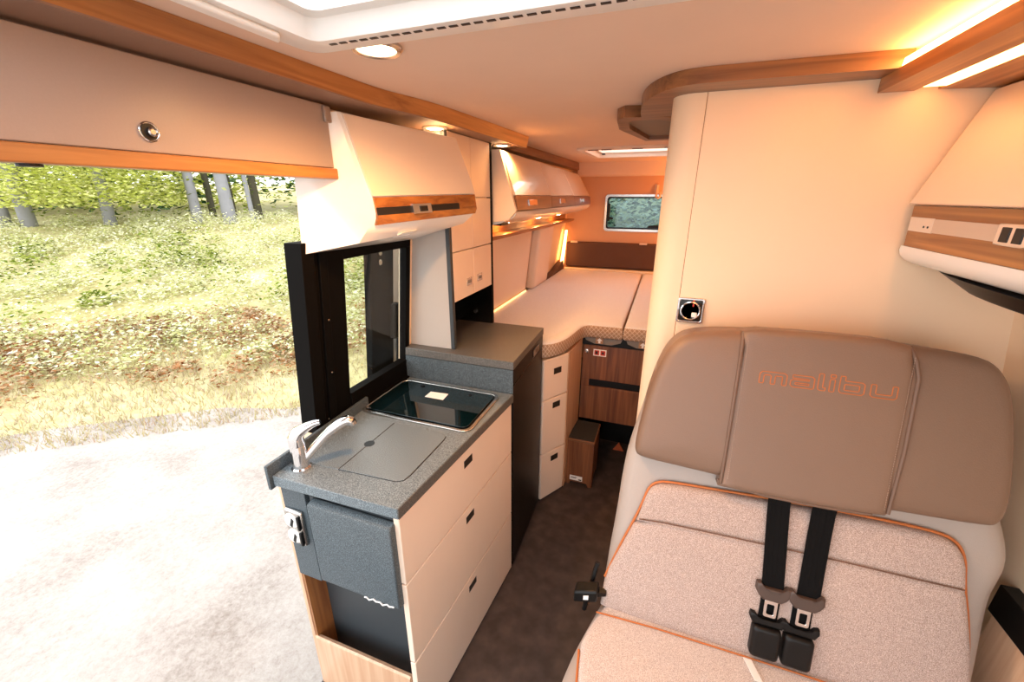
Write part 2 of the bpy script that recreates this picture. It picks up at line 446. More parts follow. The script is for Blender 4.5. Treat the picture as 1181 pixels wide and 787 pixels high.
# beam with LED strips above the right locker
lb = thing('led_beam', 'wood ceiling beam along the right side with two glowing light strips', 'light', (.5, .4, 1.869))
YE = 1.208
prof = [(.392, 1.869), (.392, 1.898), (.412, 1.898), (.416, 1.9125), (.66, 1.9125), (.66, 1.862), (.50, 1.869), (.494, 1.869), (.494, 1.876), (.455, 1.876), (.455, 1.869)]
mb = MB(); mb.prismy(prof, -.5, YE); mb.build('beam', WOODY, lb)
mb = MB(); mb.prismy([(.394, 1.8985), (.396, 1.9125), (.411, 1.9125), (.411, 1.8985)], -.5, YE-.004); mb.build('upper_light_strip', LEDW, lb)
mb = MB(); mb.prismy([(.4555, 1.8695), (.4935, 1.8695), (.4935, 1.8755), (.4555, 1.8755)], -.5, YE-.03); mb.build('lower_light_strip', LEDS, lb)

# ------------------------------------------------------------------ right overhead locker
rl = thing('overhead_locker', 'cream overhead locker on the right wall with oak band and latch', 'cabinet', (.6, .4, 1.5))
Y0, Y1 = -.45, 1.2
mb = MB(); mb.prismy([(.672, 1.860), (.585, 1.860), (.516, 1.655), (.522, 1.545), (.56, 1.516), (.732, 1.49)], Y0, Y1); mb.build('body', CREAM2, rl)
mb = MB(); mb.prismy([(.580, 1.861), (.500, 1.645), (.511, 1.642), (.592, 1.861)], Y0, Y1-.002); mb.build('flap_door', CREAM, rl, bevel=.002)
bd = MB().prismy([(.509, 1.6415), (.512, 1.556), (.524, 1.556), (.521, 1.6415)], Y0, Y1-.006).build('oak_band', WOODY, rl)
MB().prismy([(.5085, 1.617), (.5095, 1.590), (.512, 1.590), (.512, 1.617)], .905, 1.10).build('insert_strip', BEIGES, bd)
MB().prismy([(.5080, 1.618), (.5090, 1.589), (.512, 1.589), (.512, 1.618)], 1.10, 1.19).build('end_plate', CREAM2, bd)
for y in (1.115, 1.13): MB().cyl((.5075, y, 1.6), .0022, .003, 10, axis=0).build('screw', DARKP, bd)
prof = [(.509, 1.5555), (.508, 1.545), (.512, 1.534), (.522, 1.524), (.54, 1.515), (.56, 1.511), (.56, 1.52), (.53, 1.54), (.52, 1.5555)]
MB().prismy(prof, Y0, Y1-.002).build('lower_lip', WHITEG, rl, smooth=50)
lt = MB().box(.500, .5095, .80, .905, 1.586, 1.621).build('latch', CHROME, rl, bevel=.003)
for y in (.815, .845, .873): MB().box(.4985, .5015, y, y+.018, 1.592, 1.615).build('latch_button', DARKP, lt, bevel=.001)
mb = MB(); secs = []
for k in range(9):
    a = pi*k/8; q = []
    for j in range(24):
        b = 2*pi*j/24; q.append((.60+.06*cos(b)*(1-.05*k), .86+.34*sin(b)*(1-.04*k), 1.5065-.0035*k))
    secs.append(q)
mb.loft(secs)
mb.build('speaker_grille', BLACK, rl, smooth=60)
# side console on the right wall beside the bench
sc = thing('side_console', 'low wood wall console with black band right of the bench', 'console', (.83, .5, 0))
MB().box(.822, .86, -.3, 1.03, 0, .738).build('wood_panel', WOODL, sc)
MB().box(.816, .86, -.3, 1.04, .741, .820).build('black_band', BLACK, sc, bevel=.002)
MB().box(.852, .862, -.3, 1.045, .8205, .830).build('top_trim', BEIGES, sc, bevel=.002)

# ------------------------------------------------------------------ panel above the doorway
PX = -.845
dp = thing('door_header_panel', 'greige flap panel above open side door with oak rail below', 'panel', (PX, .1, 1.7))
MB().box(PX-.02, PX, YF, .940, 1.7315, 1.879).build('flap', FLAPGREY, dp, bevel=.002)
MB().box(PX-.03, PX+.006, YF, .946, 1.704, 1.7305).build('oak_rail', WOODY, dp, bevel=.003)
mb = MB()
for y in (.40, .49, .93): mb.box(PX+.001, PX+.0035, y-.004, y+.004, 1.728, 1.7345)
kb = MB().lathe((PX, .513, 1.764), [(.016, -.002), (.016, .003), (.0145, .004), (.013, .003)], 28, axis=0).build('push_button', CHROME, dp, smooth=40)
MB().cyl((PX+.0005, .513, 1.764), .0128, .003, 24, axis=0).build('button_well', BLACK, kb)
MB().lathe((PX+.002, .516, 1.764), [(.008, 0), (.008, .006), (.006, .008), (.004, .006)], 20, axis=0).build('button_core', STEEL, kb, smooth=40)
MB().cyl((PX-.012, .355, 1.700), .014, .006, 16).build('door_catch', BLACK, dp)
tag(MB().box(PX+.0005, PX+.010, .922, .944, 1.838, 1.876).build('clear_clip', CLEAR, bevel=.003, loc=(PX, .93, 1.84)), 'small smoked clear plastic clip at right end of the greige flap', 'clip')

# ------------------------------------------------------------------ kitchen overhead locker (front swings out towards the rear)
kl = thing('overhead_locker', 'cream overhead locker above the kitchen with glossy oak band and latch', 'cabinet', (-.8, 1.15, 1.5))
def dg(rho, zeta):
    y = 1.6706/(1-.857*rho); return (rho*y, y, 1.66+(zeta-1.66)*y)
near = [dg(-.868, 1.876), dg(-.840, 1.79), dg(-.812, 1.70), dg(-.797, 1.662), dg(-.789, 1.607), dg(-.800, 1.580), dg(-.822, 1.556), dg(-.846, 1.530), dg(-1.07, 1.487), dg(-1.05, 1.74), dg(-1.0, 1.876)]
far = [(-.728, 1.853), (-.70, 1.78), (-.672, 1.71), (-.660, 1.672), (-.653, 1.622), (-.660, 1.603), (-.68, 1.585), (-.704, 1.567), (-.94, 1.50), (-.92, 1.72), (-.895, 1.853)]
far = [(x, 1.405, z) for x, z in far]
def lerp(a, b, t): return tuple(p+(q-p)*t for p, q in zip(a, b))
mb = MB(); mb.loft([near, [lerp(a, b, .5) for a, b in zip(near, far)], far])
mb.build('body', WHITEG, kl, smooth=35)
def onfront(i, j, t, s, d=0):
    """point on the locker front between profile points i and j, t along the length, pushed out by d"""
    a = lerp(near[i], far[i], t); b = lerp(near[j], far[j], t); p = lerp(a, b, s)
    return (p[0]+d*.93, p[1]-d*.28, p[2]-d*.15)
def patch(mb, rows, d0, d1, t0=0.0, t1=1.0):
    secs = []
    for t in [t0+(t1-t0)*k/4 for k in range(5)]:
        f = [onfront(i, i+1, t, s, d1) for i, s in rows]; bk = [onfront(i, i+1, t, s, d0) for i, s in rows]
        secs.append(f+bk[::-1])
    return mb.loft(secs)
patch(MB(), [(0, .02), (0, .5), (1, 0), (1, .5), (2, 0), (2, .98)], -.002, .009, .03).build('flap_door', CREAM, kl, smooth=30)
ob = patch(MB(), [(3, .06), (3, .5), (4, 0), (4, .92)], -.002, .007, .035).build('oak_band', wood('oak_gloss', '7C4420', 'B4702F', 1, .12, .8), kl, smooth=30)
patch(MB(), [(3, .56), (3, .94)], .0065, .0078, .035, .80).build('dark_inset', DARKP, ob)
lt = patch(MB(), [(3, .46), (3, .99)], .0065, .013, .33, .50).build('latch', CHROME, kl)
patch(MB(), [(3, .58), (3, .88)], .0128, .015, .39, .46).build('latch_button', DARKP, lt)
patch(MB(), [(6, .55), (7, .12)], .001, .006, .32, .46).build('under_lamp', WHITE, kl)

# ------------------------------------------------------------------ window over the kitchen, with the slid-open door outside
wn = MB()
def wbox(mb, y0, y1, z0, z1, a, b):
    mb.hexa([(wl(z0)+a, y0, z0), (wl(z0)+b, y0, z0), (wl(z0)+b, y1, z0), (wl(z0)+a, y1, z0)],
            [(wl(z1)+a, y0, z1), (wl(z1)+b, y0, z1), (wl(z1)+b, y1, z1), (wl(z1)+a, y1, z1)])
w1 = MB(); wbox(w1, .862, .905, .90, 1.54, -.05, .012); wbox(w1, .905, .925, .90, 1.54, -.05, .004); wbox(w1, .925, .955, .90, 1.54, -.05, .012); wbox(w1, .955, 1.03, .90, 1.54, -.045, .006)
wbox(w1, 1.03, 1.40, .90, 1.0, -.026, .012); wbox(w1, 1.03, 1.40, 1.475, 1.54, -.026, .006); wbox(w1, 1.372, 1.40, 1.0, 1.475, -.026, .006)
f1 = w1.build('window_1', FRAME, bevel=.002); struct(f1)
mb = MB(); wbox(mb, 1.02, 1.37, .99, 1.48, -.022, -.018); g = mb.build('window_pane', WIN, f1)
for (yy, zz) in ((.943, 1.30), (.943, 1.12), (.915, .96)):
    MB().lathe((wl(zz)+.013, yy, zz), [(.003, -.002), (.003, .001), (.001, .0015)], 10, axis=0).build('screw', STEEL, f1)
sd = thing('sliding_door', 'slid-open van side door seen through the kitchen window', 'door', (-1.2, 1.9, -.3))
def dbox(mb, x0, x1, y0, y1, z0, z1):
    k = .11
    mb.hexa([(x0+(z0-.95)*k, y0, z0), (x1+(z0-.95)*k, y0, z0), (x1+(z0-.95)*k, y1, z0), (x0+(z0-.95)*k, y1, z0)],
            [(x0+(z1-.95)*k, y0, z1), (x1+(z1-.95)*k, y0, z1), (x1+(z1-.95)*k, y1, z1), (x0+(z1-.95)*k, y1, z1)])
mb = MB(); dbox(mb, -1.28, -1.20, 1.56, 2.7, -.2, 1.85); mb.build('door_leaf', WHITE, sd, bevel=.01)
mb = MB(); dbox(mb, -1.20, -1.165, 1.37, 1.53, -.2, 1.85); mb.build('door_seal', FRAME, sd, bevel=.006)
mb = MB(); dbox(mb, -1.199, -1.178, 1.545, 1.60, 1.12, 1.85); dbox(mb, -1.199, -1.172, 1.60, 1.78, .9, 1.85); mb.build('door_liner', STICK, sd, bevel=.004)
mb = MB(); dbox(mb, -1.18, -1.135, 1.50, 1.555, 1.03, 1.20); dbox(mb, -1.18, -1.14, 1.56, 1.61, .8, 1.14); mb.build('door_handle', BLACK, sd, bevel=.012)
for zz in (1.40, 1.44): MB().lathe((-1.165+(zz-.95)*.11, 1.43, zz), [(.012, -.005), (.012, .006), (.007, .010)], 16, axis=0).build('bolt', STEEL, sd, smooth=40)

# ------------------------------------------------------------------ kitchen unit
A0 = (-.555, .675); A1 = (-.497, 1.371)     # worktop front edge, near and far
def fx(y, d=0): return A0[0]+(A1[0]-A0[0])*(y-A0[1])/(A1[1]-A0[1])-d
ku = thing('kitchen_unit', 'cream kitchen drawer unit with grey end panel in the side doorway', 'cabinet', (-.75, 1.0, 0))
mb = MB()
mb.prism([(-.955, .69), (fx(.69, .03), .69), (fx(1.37, .03), 1.37), (-.975, 1.37)], .86, .883)
mb.prism([(-.955, .80), (fx(.8, .03), .80), (fx(1.37, .03), 1.37), (-.975, 1.37)], .012, .86)
mb.build('carcass', GREYD, ku)
mb = MB(); mb.box(-.980, -.966, .688, 1.37, 0, .88); mb.build('outer_side_panel', WOODL, ku, bevel=.001)
mb = MB(); mb.box(-.9655, -.957, .690, .80, .0, .53); mb.build('inner_wood_panel', WOODZ, ku)
mb = MB(); mb.box(-.966, -.878, .684, .80, .533, .882); sp = mb.build('socket_panel', GREY, ku, bevel=.002)
so = MB().hexa([(-.961, .683, .676), (-.893, .683, .676), (-.893, .683, .80), (-.961, .683, .80)],
              [(-.959, .672, .678), (-.896, .672, .678), (-.896, .672, .797), (-.959, .672, .797)]).build('socket_plate', STEEL, sp, bevel=.004)
for z in (.708, .765):
    c_ = MB().lathe((-.933, .6725, z), [(.025, 0), (.025, -.003), (.020, -.007), (.010, -.008)], 20, axis=1).build('socket_cover', WHITE, so, smooth=45)
    MB().hexa([(-.934, .6655, z-.012), (-.926, .6655, z-.018), (-.917, .6655, z+.008), (-.924, .6655, z+.016)], [(-.934, .6635, z-.012), (-.926, .6635, z-.018), (-.917, .6635, z+.008), (-.924, .6635, z+.016)]).build('cover_mark', BLACK, so)
    MB().box(-.907, -.897, .663, .672, z-.024, z+.024).build('cover_hinge', BLACK, so, bevel=.003)
# drop-front grey box
mb = MB(); mb.prismx([(.688, .862), (.664, .857), (.660, .852), (.660, .578), (.688, .570)], -.848, -.573)
bxo = mb.build('tilting_lid', GREY, ku, bevel=.004)
MB().box(-.866, -.588, .690, .705, .585, .858).build('lid_back', GREYD, ku)
e = []
for k in range(14):
    e.append((-.69+.10*k/13, .6588, .579+.004*sin(k*2.1)+.002*sin(k*5.3)))
MB().tube(e, .0022, 6).build('worn_edge', STICK, bxo)
MB().tube([(-.846, .672, .574), (-.82, .680, .571)], .002, 6).build('worn_corner', STICK, bxo)
mb = MB(); mb.box(-.956, -.5865, .760, .78, .05, .605); mb.build('back_board', GREYD, ku)
mb = MB(); mb.prismx([(.684, 0), (.684, .24), (.690, .245), (.70, .24), (.70, 0)], -.966, -.5885); mb.build('stowage_flap', WOODL, ku, smooth=40)
mb = MB(); mb.box(-.966, -.588, .70, .79, .10, .12); mb.build('stowage_tray', WOODL, ku)
# drawers
hp = [(1.026, .828), (1.024, .600), (1.022, .281)]
for (z0, z1), (hy, hz) in zip(((.6525, .882), (.3355, .6475), (.015, .3305)), hp):
    y0, y1 = .682, 1.367
    mb = MB(); mb.prism([(fx(y0, .022), y0), (fx(y0, .004), y0), (fx(y1, .004), y1), (fx(y1, .022), y1)], z0, z1)
    d = mb.build('drawer', CREAM2, ku, bevel=.002)
    mb = MB(); mb.prism([(fx(hy-.026, .005), hy-.026), (fx(hy-.026, .0032), hy-.026), (fx(hy+.026, .0032), hy+.026), (fx(hy+.026, .005), hy+.026)], hz-.012, hz+.016)
    mb.build('handle', DARKP, d)
# worktop
wt = thing('worktop', 'dark grey speckled kitchen worktop with upstand', 'worktop', (-.75, 1.0, .884))
mb = MB(); mb.prism([(-.962, .665), A0, A1, (-.985, 1.371)], .8845, .9182)
mb.build('slab', TOP, wt, bevel=.002)
mb = MB(); mb.prism([(A0[0]+.0005, A0[1]+.002), (A0[0]+.0025, A0[1]+.002), (A1[0]+.0025, A1[1]-.001), (A1[0]+.0005, A1[1]-.001)], .8845, .9165)
mb.build('edge_strip', TOPF, wt)
mb = MB(); mb.prism([(-.974, .655), (-.963, .655), (-.975, 1.10), (-.986, 1.10)], .876, .954)
mb.build('upstand', GREY, wt, bevel=.002)
MB().box(-.995, -.975, 1.10, 1.371, .90, .925).build('window_sill', FRAME, wt)
# hob cover in two boards with finger hole
def covered(pts, name, lab, hole=False):
    o2 = [Vector(p) for p in pts]
    mb = MB(); mb.prism([(p.x, p.y) for p in o2], .9185, .9205)
    return mb
cv = thing('hob_cover', 'flush grey speckled cover board in two halves with finger hole', 'board', (-.75, .88, .9182))
covered([(-.905, .745), (-.8075, .752), (-.8085, 1.022), (-.90, 1.018)], 'left', '').build('cover_half', TOP, cv, bevel=.001)
covered([(-.8050, .752), (-.62, .764), (-.602, .775), (-.598, .80), (-.596, .99), (-.600, 1.008), (-.62, 1.020), (-.806, 1.022)], 'right', '').build('cover_half', TOP, cv, bevel=.001)
MB().cyl((-.806, .888, .9206), .0165, .0006, 24).build('finger_hole', BLACK, cv)
mb = MB(); mb.tube([(-.8062, .7525, .9195), (-.8072, 1.022, .9195)], .0014, 5)
mb.tube([(-.8062, .752, .9182), (-.62, .7635, .9182), (-.6015, .775, .9182), (-.597, .80, .9182), (-.595, .99, .9182), (-.5995, 1.010, .9182)], .0016, 5)
mb.build('joint_line', BLACK, cv)
# sink with dark glass lid
sk = thing('sink', 'built-in sink under dark glass lid with chrome rim', 'sink', (-.757, 1.195, .9182))
so_ = rrect(-.982, -.535, 1.048, 1.342, .035); si_ = rrect(-.970, -.547, 1.060, 1.330, .028)
mb = MB(); ring(mb, so_, si_, .9185, .925); mb.build('rim', STEEL, sk, bevel=.002)
li = rrect(-.962, -.553, 1.068, 1.322, .025)
ld = MB().prism([(p.x, p.y) for p in li], .920, .9268).build('glass_lid', GLASSD, sk, bevel=.001)
MB().prism([(p.x, p.y) for p in si_], .9186, .9196).build('rim_gap', BLACK, sk)
MB().hexa([(-.806, 1.218, .9269), (-.726, 1.218, .9269), (-.730, 1.270, .9269), (-.806, 1.265, .9269)], [(-.806, 1.218, .9272), (-.726, 1.218, .9272), (-.730, 1.270, .9272), (-.806, 1.265, .9272)]).build('paper_sticker', STICK, ld)
for q in ((-.862, 1.295), (-.645, 1.29)): MB().cyl((q[0], q[1], .9268), .008, .0015, 16).build('lid_pad', BLACK, ld)
mb = MB(); mb.cyl((-.955, 1.075, .9255), .007, .003, 16); mb.build('rim_screw', CHROME, sk)
# faucet
fc = thing('faucet', 'chrome lever mixer tap at the outer corner of worktop', 'faucet', (-.912, .722, .9182))
mb = MB(); mb.lathe((-.912, .722, .9182), [(.027, 0), (.027, .006), (.0225, .010), (.021, .05), (.0205, .085), (.018, .092), (.0, .094)][:-1]+[(.001, .094)], 28)
mb.build('body', CHROME, fc, smooth=40)
mb = MB(); mb.tube([(-.912, .722, .998), (-.912, .721, 1.020), (-.905, .728, 1.036), (-.885, .742, 1.050), (-.868, .754, 1.058), (-.856, .762, 1.060)], [.022, .0215, .019, .013, .0095, .008], 16)
mb.build('lever', CHROME, fc, smooth=50)
sp_ = [Vector(p) for p in [(-.905, .728, .945), (-.893, .738, .960), (-.872, .757, .990), (-.848, .778, 1.020), (-.820, .803, 1.043), (-.806, .815, 1.048), (-.800, .820, 1.042)]]
sp_ = chaikin(sp_, 2, False)
mb = MB(); mb.tube(sp_, [.0125]*(len(sp_)//2)+[.0145]*(len(sp_)-len(sp_)//2), 14); s_ = mb.build('spout', CHROME, fc, smooth=50)
mb = MB(); mb.tube([(-.7995, .8205, 1.042), (-.7975, .8225, 1.032)], .0125, 14); mb.build('aerator', STEEL, s_, smooth=40)

# ------------------------------------------------------------------ fridge block
fr = thing('fridge', 'black fridge block with grey worktop behind the kitchen unit', 'fridge', (-.75, 1.6, 0))
FX0, FX1 = -.495, -.507
MB().prism([(-.985, 1.3735), (FX0-.02, 1.3735), (FX1-.02, 1.84), (-.985, 1.84)], 0, 1.0205).build('housing', GREY, fr)
MB().prism([(-.995, 1.3725), (FX0, 1.3725), (FX1, 1.842), (-.995, 1.842)], 1.021, 1.055).build('top_slab', TOPF, fr, bevel=.002)
MB().prism([(FX0-.02, 1.376), (FX0-.002, 1.376), (FX1-.002, 1.838), (FX1-.02, 1.838)], .955, 1.018).build('control_strip', FRIDGE, fr, bevel=.002)
dd = MB().prism([(FX0-.02, 1.376), (FX0-.003, 1.376), (FX1-.003, 1.838), (FX1-.02, 1.838)], .02, .950).build('fridge_door', FRIDGE, fr, bevel=.002)
mb = MB(); mb.prism([(FX1+.002, 1.66), (FX1+.006, 1.66), (FX1+.004, 1.76), (FX1, 1.76)], .966, 1.0); mb.build('handle', BLACKG, fr, bevel=.003)
# grey upstand seam on the kitchen side
MB().box(-.985, FX0-.001, 1.3695, 1.3732, .92, 1.0205).build('splashback', GREY, fr)

# ------------------------------------------------------------------ tall cabinet
tc_ = thing('tall_cabinet', 'narrow tall cabinet of six cream doors over the fridge', 'cabinet', (-.88, 1.62, 1.055))
CX = -.772
mb = MB(); mb.hexa([(-.987, 1.42, 1.056), (CX-.018, 1.42, 1.056), (CX-.018, 1.436, 1.056), (-.987, 1.436, 1.056)], [(-.899, 1.42, 1.884), (CX-.018, 1.42, 1.884), (CX-.018, 1.436, 1.884), (-.899, 1.436, 1.884)])
mb.build('side_panel', WALLF, tc_)
MB().box(CX-.0178, CX, 1.418, 1.438, 1.056, 1.884).build('front_edge', GREYD, tc_, bevel=.002)
MB().box(-.898, CX-.019, 1.437, 1.826, 1.252, 1.884).build('carcass', CREAM2, tc_)
MB().box(-.898, CX+.002, 1.826, 1.842, 1.056, 1.884).build('far_panel', FRAME, tc_)
MB().box(-.98, -.96, 1.437, 1.826, 1.056, 1.252).build('niche_back', BLACKG, tc_)
MB().box(-.96, CX-.02, 1.437, 1.826, 1.245, 1.2515).build('niche_roof', BLACK, tc_)
MB().box(-.96, CX-.02, 1.4362, 1.440, 1.056, 1.245).build('niche_side', BLACKG, tc_); MB().box(-.96, CX-.003, 1.822, 1.8258, 1.056, 1.245).build('niche_side', BLACKG, tc_)
MB().cyl((CX-.09, 1.8218, 1.11), .009, -.006, 16, axis=1).build('niche_knob', STEEL, tc_)
for zi, (z0, z1) in enumerate(((1.2535, 1.4495), (1.4535, 1.6540), (1.658, 1.882))):
    for yi, (y0, y1) in enumerate(((1.440, 1.6255), (1.6285, 1.824))):
        d = MB().box(CX-.018, CX, y0, y1, z0, z1).build('door', CREAM2, tc_, bevel=.0015)
        if zi == 0:
            yc = 1.575 if yi == 0 else 1.682
            h = MB().box(CX+.0002, CX+.004, yc-.025, yc+.025, 1.300, 1.332).build('latch', STEEL, d, bevel=.002)
            MB().box(CX+.0035, CX+.0055, yc-.014, yc+.014, 1.310, 1.322).build('latch_button', GREYU, h)

# ------------------------------------------------------------------ rear overhead lockers
ro = thing('overhead_locker', 'row of three cream overhead lockers along left wall above the bed', 'cabinet', (-.8, 2.8, 1.53))
YA, YZ = 1.868, 3.86
def tp(y): f = (y-YA)/(YZ-YA); return (-.738-.040*f, 1.858-.012*f)
def rloft(mb, fn, y0, y1): return mb.loft([[(x, y, z) for x, z in fn(y)] for y in (y0, (y0+y1)/2, y1)])
rloft(MB(), lambda y: [(-.896, tp(y)[1]), (tp(y)[0]-.014, tp(y)[1]), (-.682, 1.66), (-.676, 1.60), (-.690, 1.566), (-.742, 1.540), (-.936, 1.50)], YA+.012, YZ).build('body', WHITEG, ro, smooth=30)
MB().prismy([(-.896, 1.862), (-.738, 1.860), (-.660, 1.60), (-.664, 1.592), (-.70, 1.555), (-.935, 1.525)], YA-.006, YA+.012).build('end_panel', CREAM2, ro, bevel=.0015)
cuts = [YA+.014, 2.52, 3.19, YZ]
for i in range(3):
    a, b = cuts[i]+.002, cuts[i+1]-.002
    d = rloft(MB(), lambda y: [tp(y), (-.670, 1.667), (-.682, 1.663), (tp(y)[0]-.013, tp(y)[1])], a, b).build('flap_door', CREAM, ro, bevel=.0015)
    w = MB().prismy([(-.668, 1.664), (-.660, 1.598), (-.672, 1.596), (-.680, 1.662)], a, b).build('wood_band', WOODD, d, bevel=.001)
    yc = a+.25 if i == 0 else (a+b)/2-.05
    h = MB().prismy([(-.662, 1.648), (-.657, 1.618), (-.664, 1.616), (-.669, 1.646)], yc-.07, yc+.07).build('latch', CHROME, d, bevel=.002)
MB().prismy([(-.664, 1.594), (-.672, 1.575), (-.690, 1.560), (-.70, 1.556), (-.70, 1.575)], YA+.014, YZ).build('lower_lip', WHITEG, ro, smooth=50)
mb = MB(); mb.box(-.80, -.76, 1.93, 2.03, 1.525, 1.535); mb.build('under_lamp', BLACK, ro)
sh = thing('wall_shelf', 'wood wall shelf under rear lockers lit by small spots', 'shelf', (-.9, 2.9, 1.44))
MB().box(-.955, -.85, 1.85, 4.08, 1.440, 1.460).build('shelf_board', WOODY, sh, bevel=.003)
MB().hexa([(-.95, 1.85, 1.461), (-.938, 1.85, 1.461), (-.938, 4.08, 1.461), (-.95, 4.08, 1.461)], [(-.945, 1.85, 1.53), (-.933, 1.85, 1.53), (-.933, 4.08, 1.53), (-.945, 4.08, 1.53)]).build('back_board', WOODY, sh)
for i, y in enumerate((2.30, 2.95, 3.55)):
    t = thing('shelf_spot', ['nearest', 'middle', 'farthest'][i]+' of three small spots under the rear lockers', 'lamp', (-.87, y, 1.535), 'small spots over the wall shelf')
    MB().lathe((-.87, y, 1.532), [(.022, -.012), (.022, 0)], 16).build('housing', STEEL, t)
    MB().cyl((-.87, y, 1.519), .017, -.001, 16).build('lens', BULB, t)
    lamp('shelf_spot_light', 'POINT', (-.87, y, 1.505), 1.1, WARM, shadow_soft_size=.015)

# ------------------------------------------------------------------ bed area
def mattress(name, label, poly, z0=.885, z1=.972):
    o2 = [Vector(p) for p in poly]
    mb = MB(); secs = [[(p.x, p.y, z0) for p in inset(o2, .012)], [(p.x, p.y, z0+.012) for p in o2], [(p.x, p.y, z1-.03) for p in o2], [(p.x, p.y, z1-.012) for p in inset(o2, .004)], [(p.x, p.y, z1-.003) for p in inset(o2, .014)], [(p.x, p.y, z1) for p in inset(o2, .03)]]
    mb.loft(secs)
    o = mb.build(name, [DIAM, MATT], smooth=50, loc=(o2[0].x, o2[0].y, z0))
    for p in o.data.polygons:
        p.material_index = 1 if p.normal.z > .35 else 0
    tag(o, label, 'mattress'); return o
c = chaikin([Vector(p) for p in [(-.515, 1.85), (-.47, 1.875), (-.43, 1.94), (-.408, 2.03), (-.392, 2.15), (-.378, 2.235), (-.35, 2.262)]], 2, False)
mattress('mattress', 'large quilted L-shaped mattress filling the left of the bed', [(-.985, 4.08), (-.985, 1.85)]+[tuple(p) for p in c]+[(-.163, 2.268), (-.163, 4.08)])
mattress('mattress', 'narrow quilted mattress piece on the right side of the bed', [(-.159, 4.08), (-.159, 2.27), (.02, 2.275), (.64, 2.275), (.64, 4.08)])
mb = MB(); mb.box(-.40, .64, 2.30, 4.1, .83, .884); mb.box(-.985, -.41, 2.29, 4.1, .83, .884); mb.box(-.40, .64, 4.06, 4.1, 0, .83); mb.box(.62, .66, 2.30, 4.1, 0, .83)
tag(mb.build('bed_platform', BLACK, loc=(-.2, 3.2, 0)), 'black bed platform carrying the quilted mattresses', 'bed')
tag(MB().box(-.93, .6, 4.085, 4.12, .93, .985).build('bolster_strip', plain('cream_strip', 'F0DFC4', .7), bevel=.012, seg=3, loc=(-.2, 4.1, .93)), 'cream padded strip along the rear edge of the bed', 'bolster')
hb = thing('headboard', 'brown padded headboard band on rear wall below the window', 'headboard', (-.2, 4.14, .985))
mb = MB(); padloops(mb, rrect(-.925, .55, .99, 1.238, .02), lambda u, v, w: (u, 4.165-w, v), 0, .035, .015); mb.build('pad', BROWN, hb, smooth=50)
for x in (-.845, -.185, .01):
    MB().box(x-.035, x+.035, 4.118, 4.134, 1.228, 1.248).build('clip', BEIGES, hb, bevel=.003)
# wall furniture beside the bed
mb = MB(); wbox(mb, 1.85, 2.95, .99, 1.44, .002, .03)
tag(mb.build('wall_cladding', CREAM2, bevel=.004, loc=(-.99, 2.4, .98)), 'cream wall cladding panel beside the left edge of the mattress', 'panel')
mb = MB(); wbox(mb, 3.02, 3.42, .974, 1.44, .002, .075)
tag(mb.build('wall_pillar', CREAM2, bevel=.02, seg=3, loc=(-.97, 3.2, .97)), 'cream boxed wall pillar halfway along the bed', 'pillar')
mb = MB(); mb.prismx([(3.43, .973), (4.06, .973), (4.06, 1.06), (3.75, 1.0)], -.985, -.93)
tag(mb.build('corner_wedge', BROWN, loc=(-.95, 3.8, .973)), 'dark wedge at the bed corner below the glowing strip', 'wedge')
mb = MB(); mb.tube([(-.958, 1.86, .980), (-.958, 2.93, .980)], .006, 8)
tag(mb.build('bed_light_strip', LEDB, loc=(-.95, 2.4, .98)), 'thin glowing light strip along the mattress edge', 'light')
mb = MB(); mb.hexa([(-.955, 4.00, 1.0), (-.935, 4.07, 1.0), (-.935, 4.08, 1.0), (-.955, 4.01, 1.0)], [(-.925, 4.05, 1.35), (-.910, 4.085, 1.35), (-.910, 4.095, 1.35), (-.925, 4.06, 1.35)])
tag(mb.build('corner_light_strip', LEDS, loc=(-.93, 4.0, 1.0)), 'upright glowing light strip in the left rear corner', 'light')

# chest of drawers under the bed
ch = thing('drawer_chest', 'cream angled three-drawer chest under the bed beside fridge', 'cabinet', (-.5, 1.95, 0))
p0 = Vector((-.502, 1.845)); p1 = Vector((-.408, 2.005)); e = (p1-p0).normalized(); nn = Vector((e.y, -e.x))
def cpl(s, d): q = p0+e*s-nn*(-d); return (q.x, q.y)
Lc = (p1-p0).length
MB().prism([(-.72, 1.86), cpl(.0, -.02), cpl(Lc, -.02), (-.405, 2.28), (-.72, 2.28)], .02, .872).build('carcass', CREAM2, ch)
MB().prism([cpl(Lc, -.018), cpl(Lc+.004, -.0), (-.388, 2.285), (-.404, 2.285)], .012, .878).build('side_panel', WOODL, ch)
for (z0, z1, hz) in ((.646, .876, .80), (.313, .642, .60), (.012, .309, .262)):
    d = MB().prism([cpl(0, -.018), cpl(0, 0), cpl(Lc, 0), cpl(Lc, -.018)], z0, z1).build('drawer', CREAM2, ch, bevel=.006)
    MB().prism([cpl(.075, .0002), cpl(.075, .0015), cpl(.13, .0015), cpl(.13, .0002)], hz-.018, hz+.016).build('handle', DARKP, d)
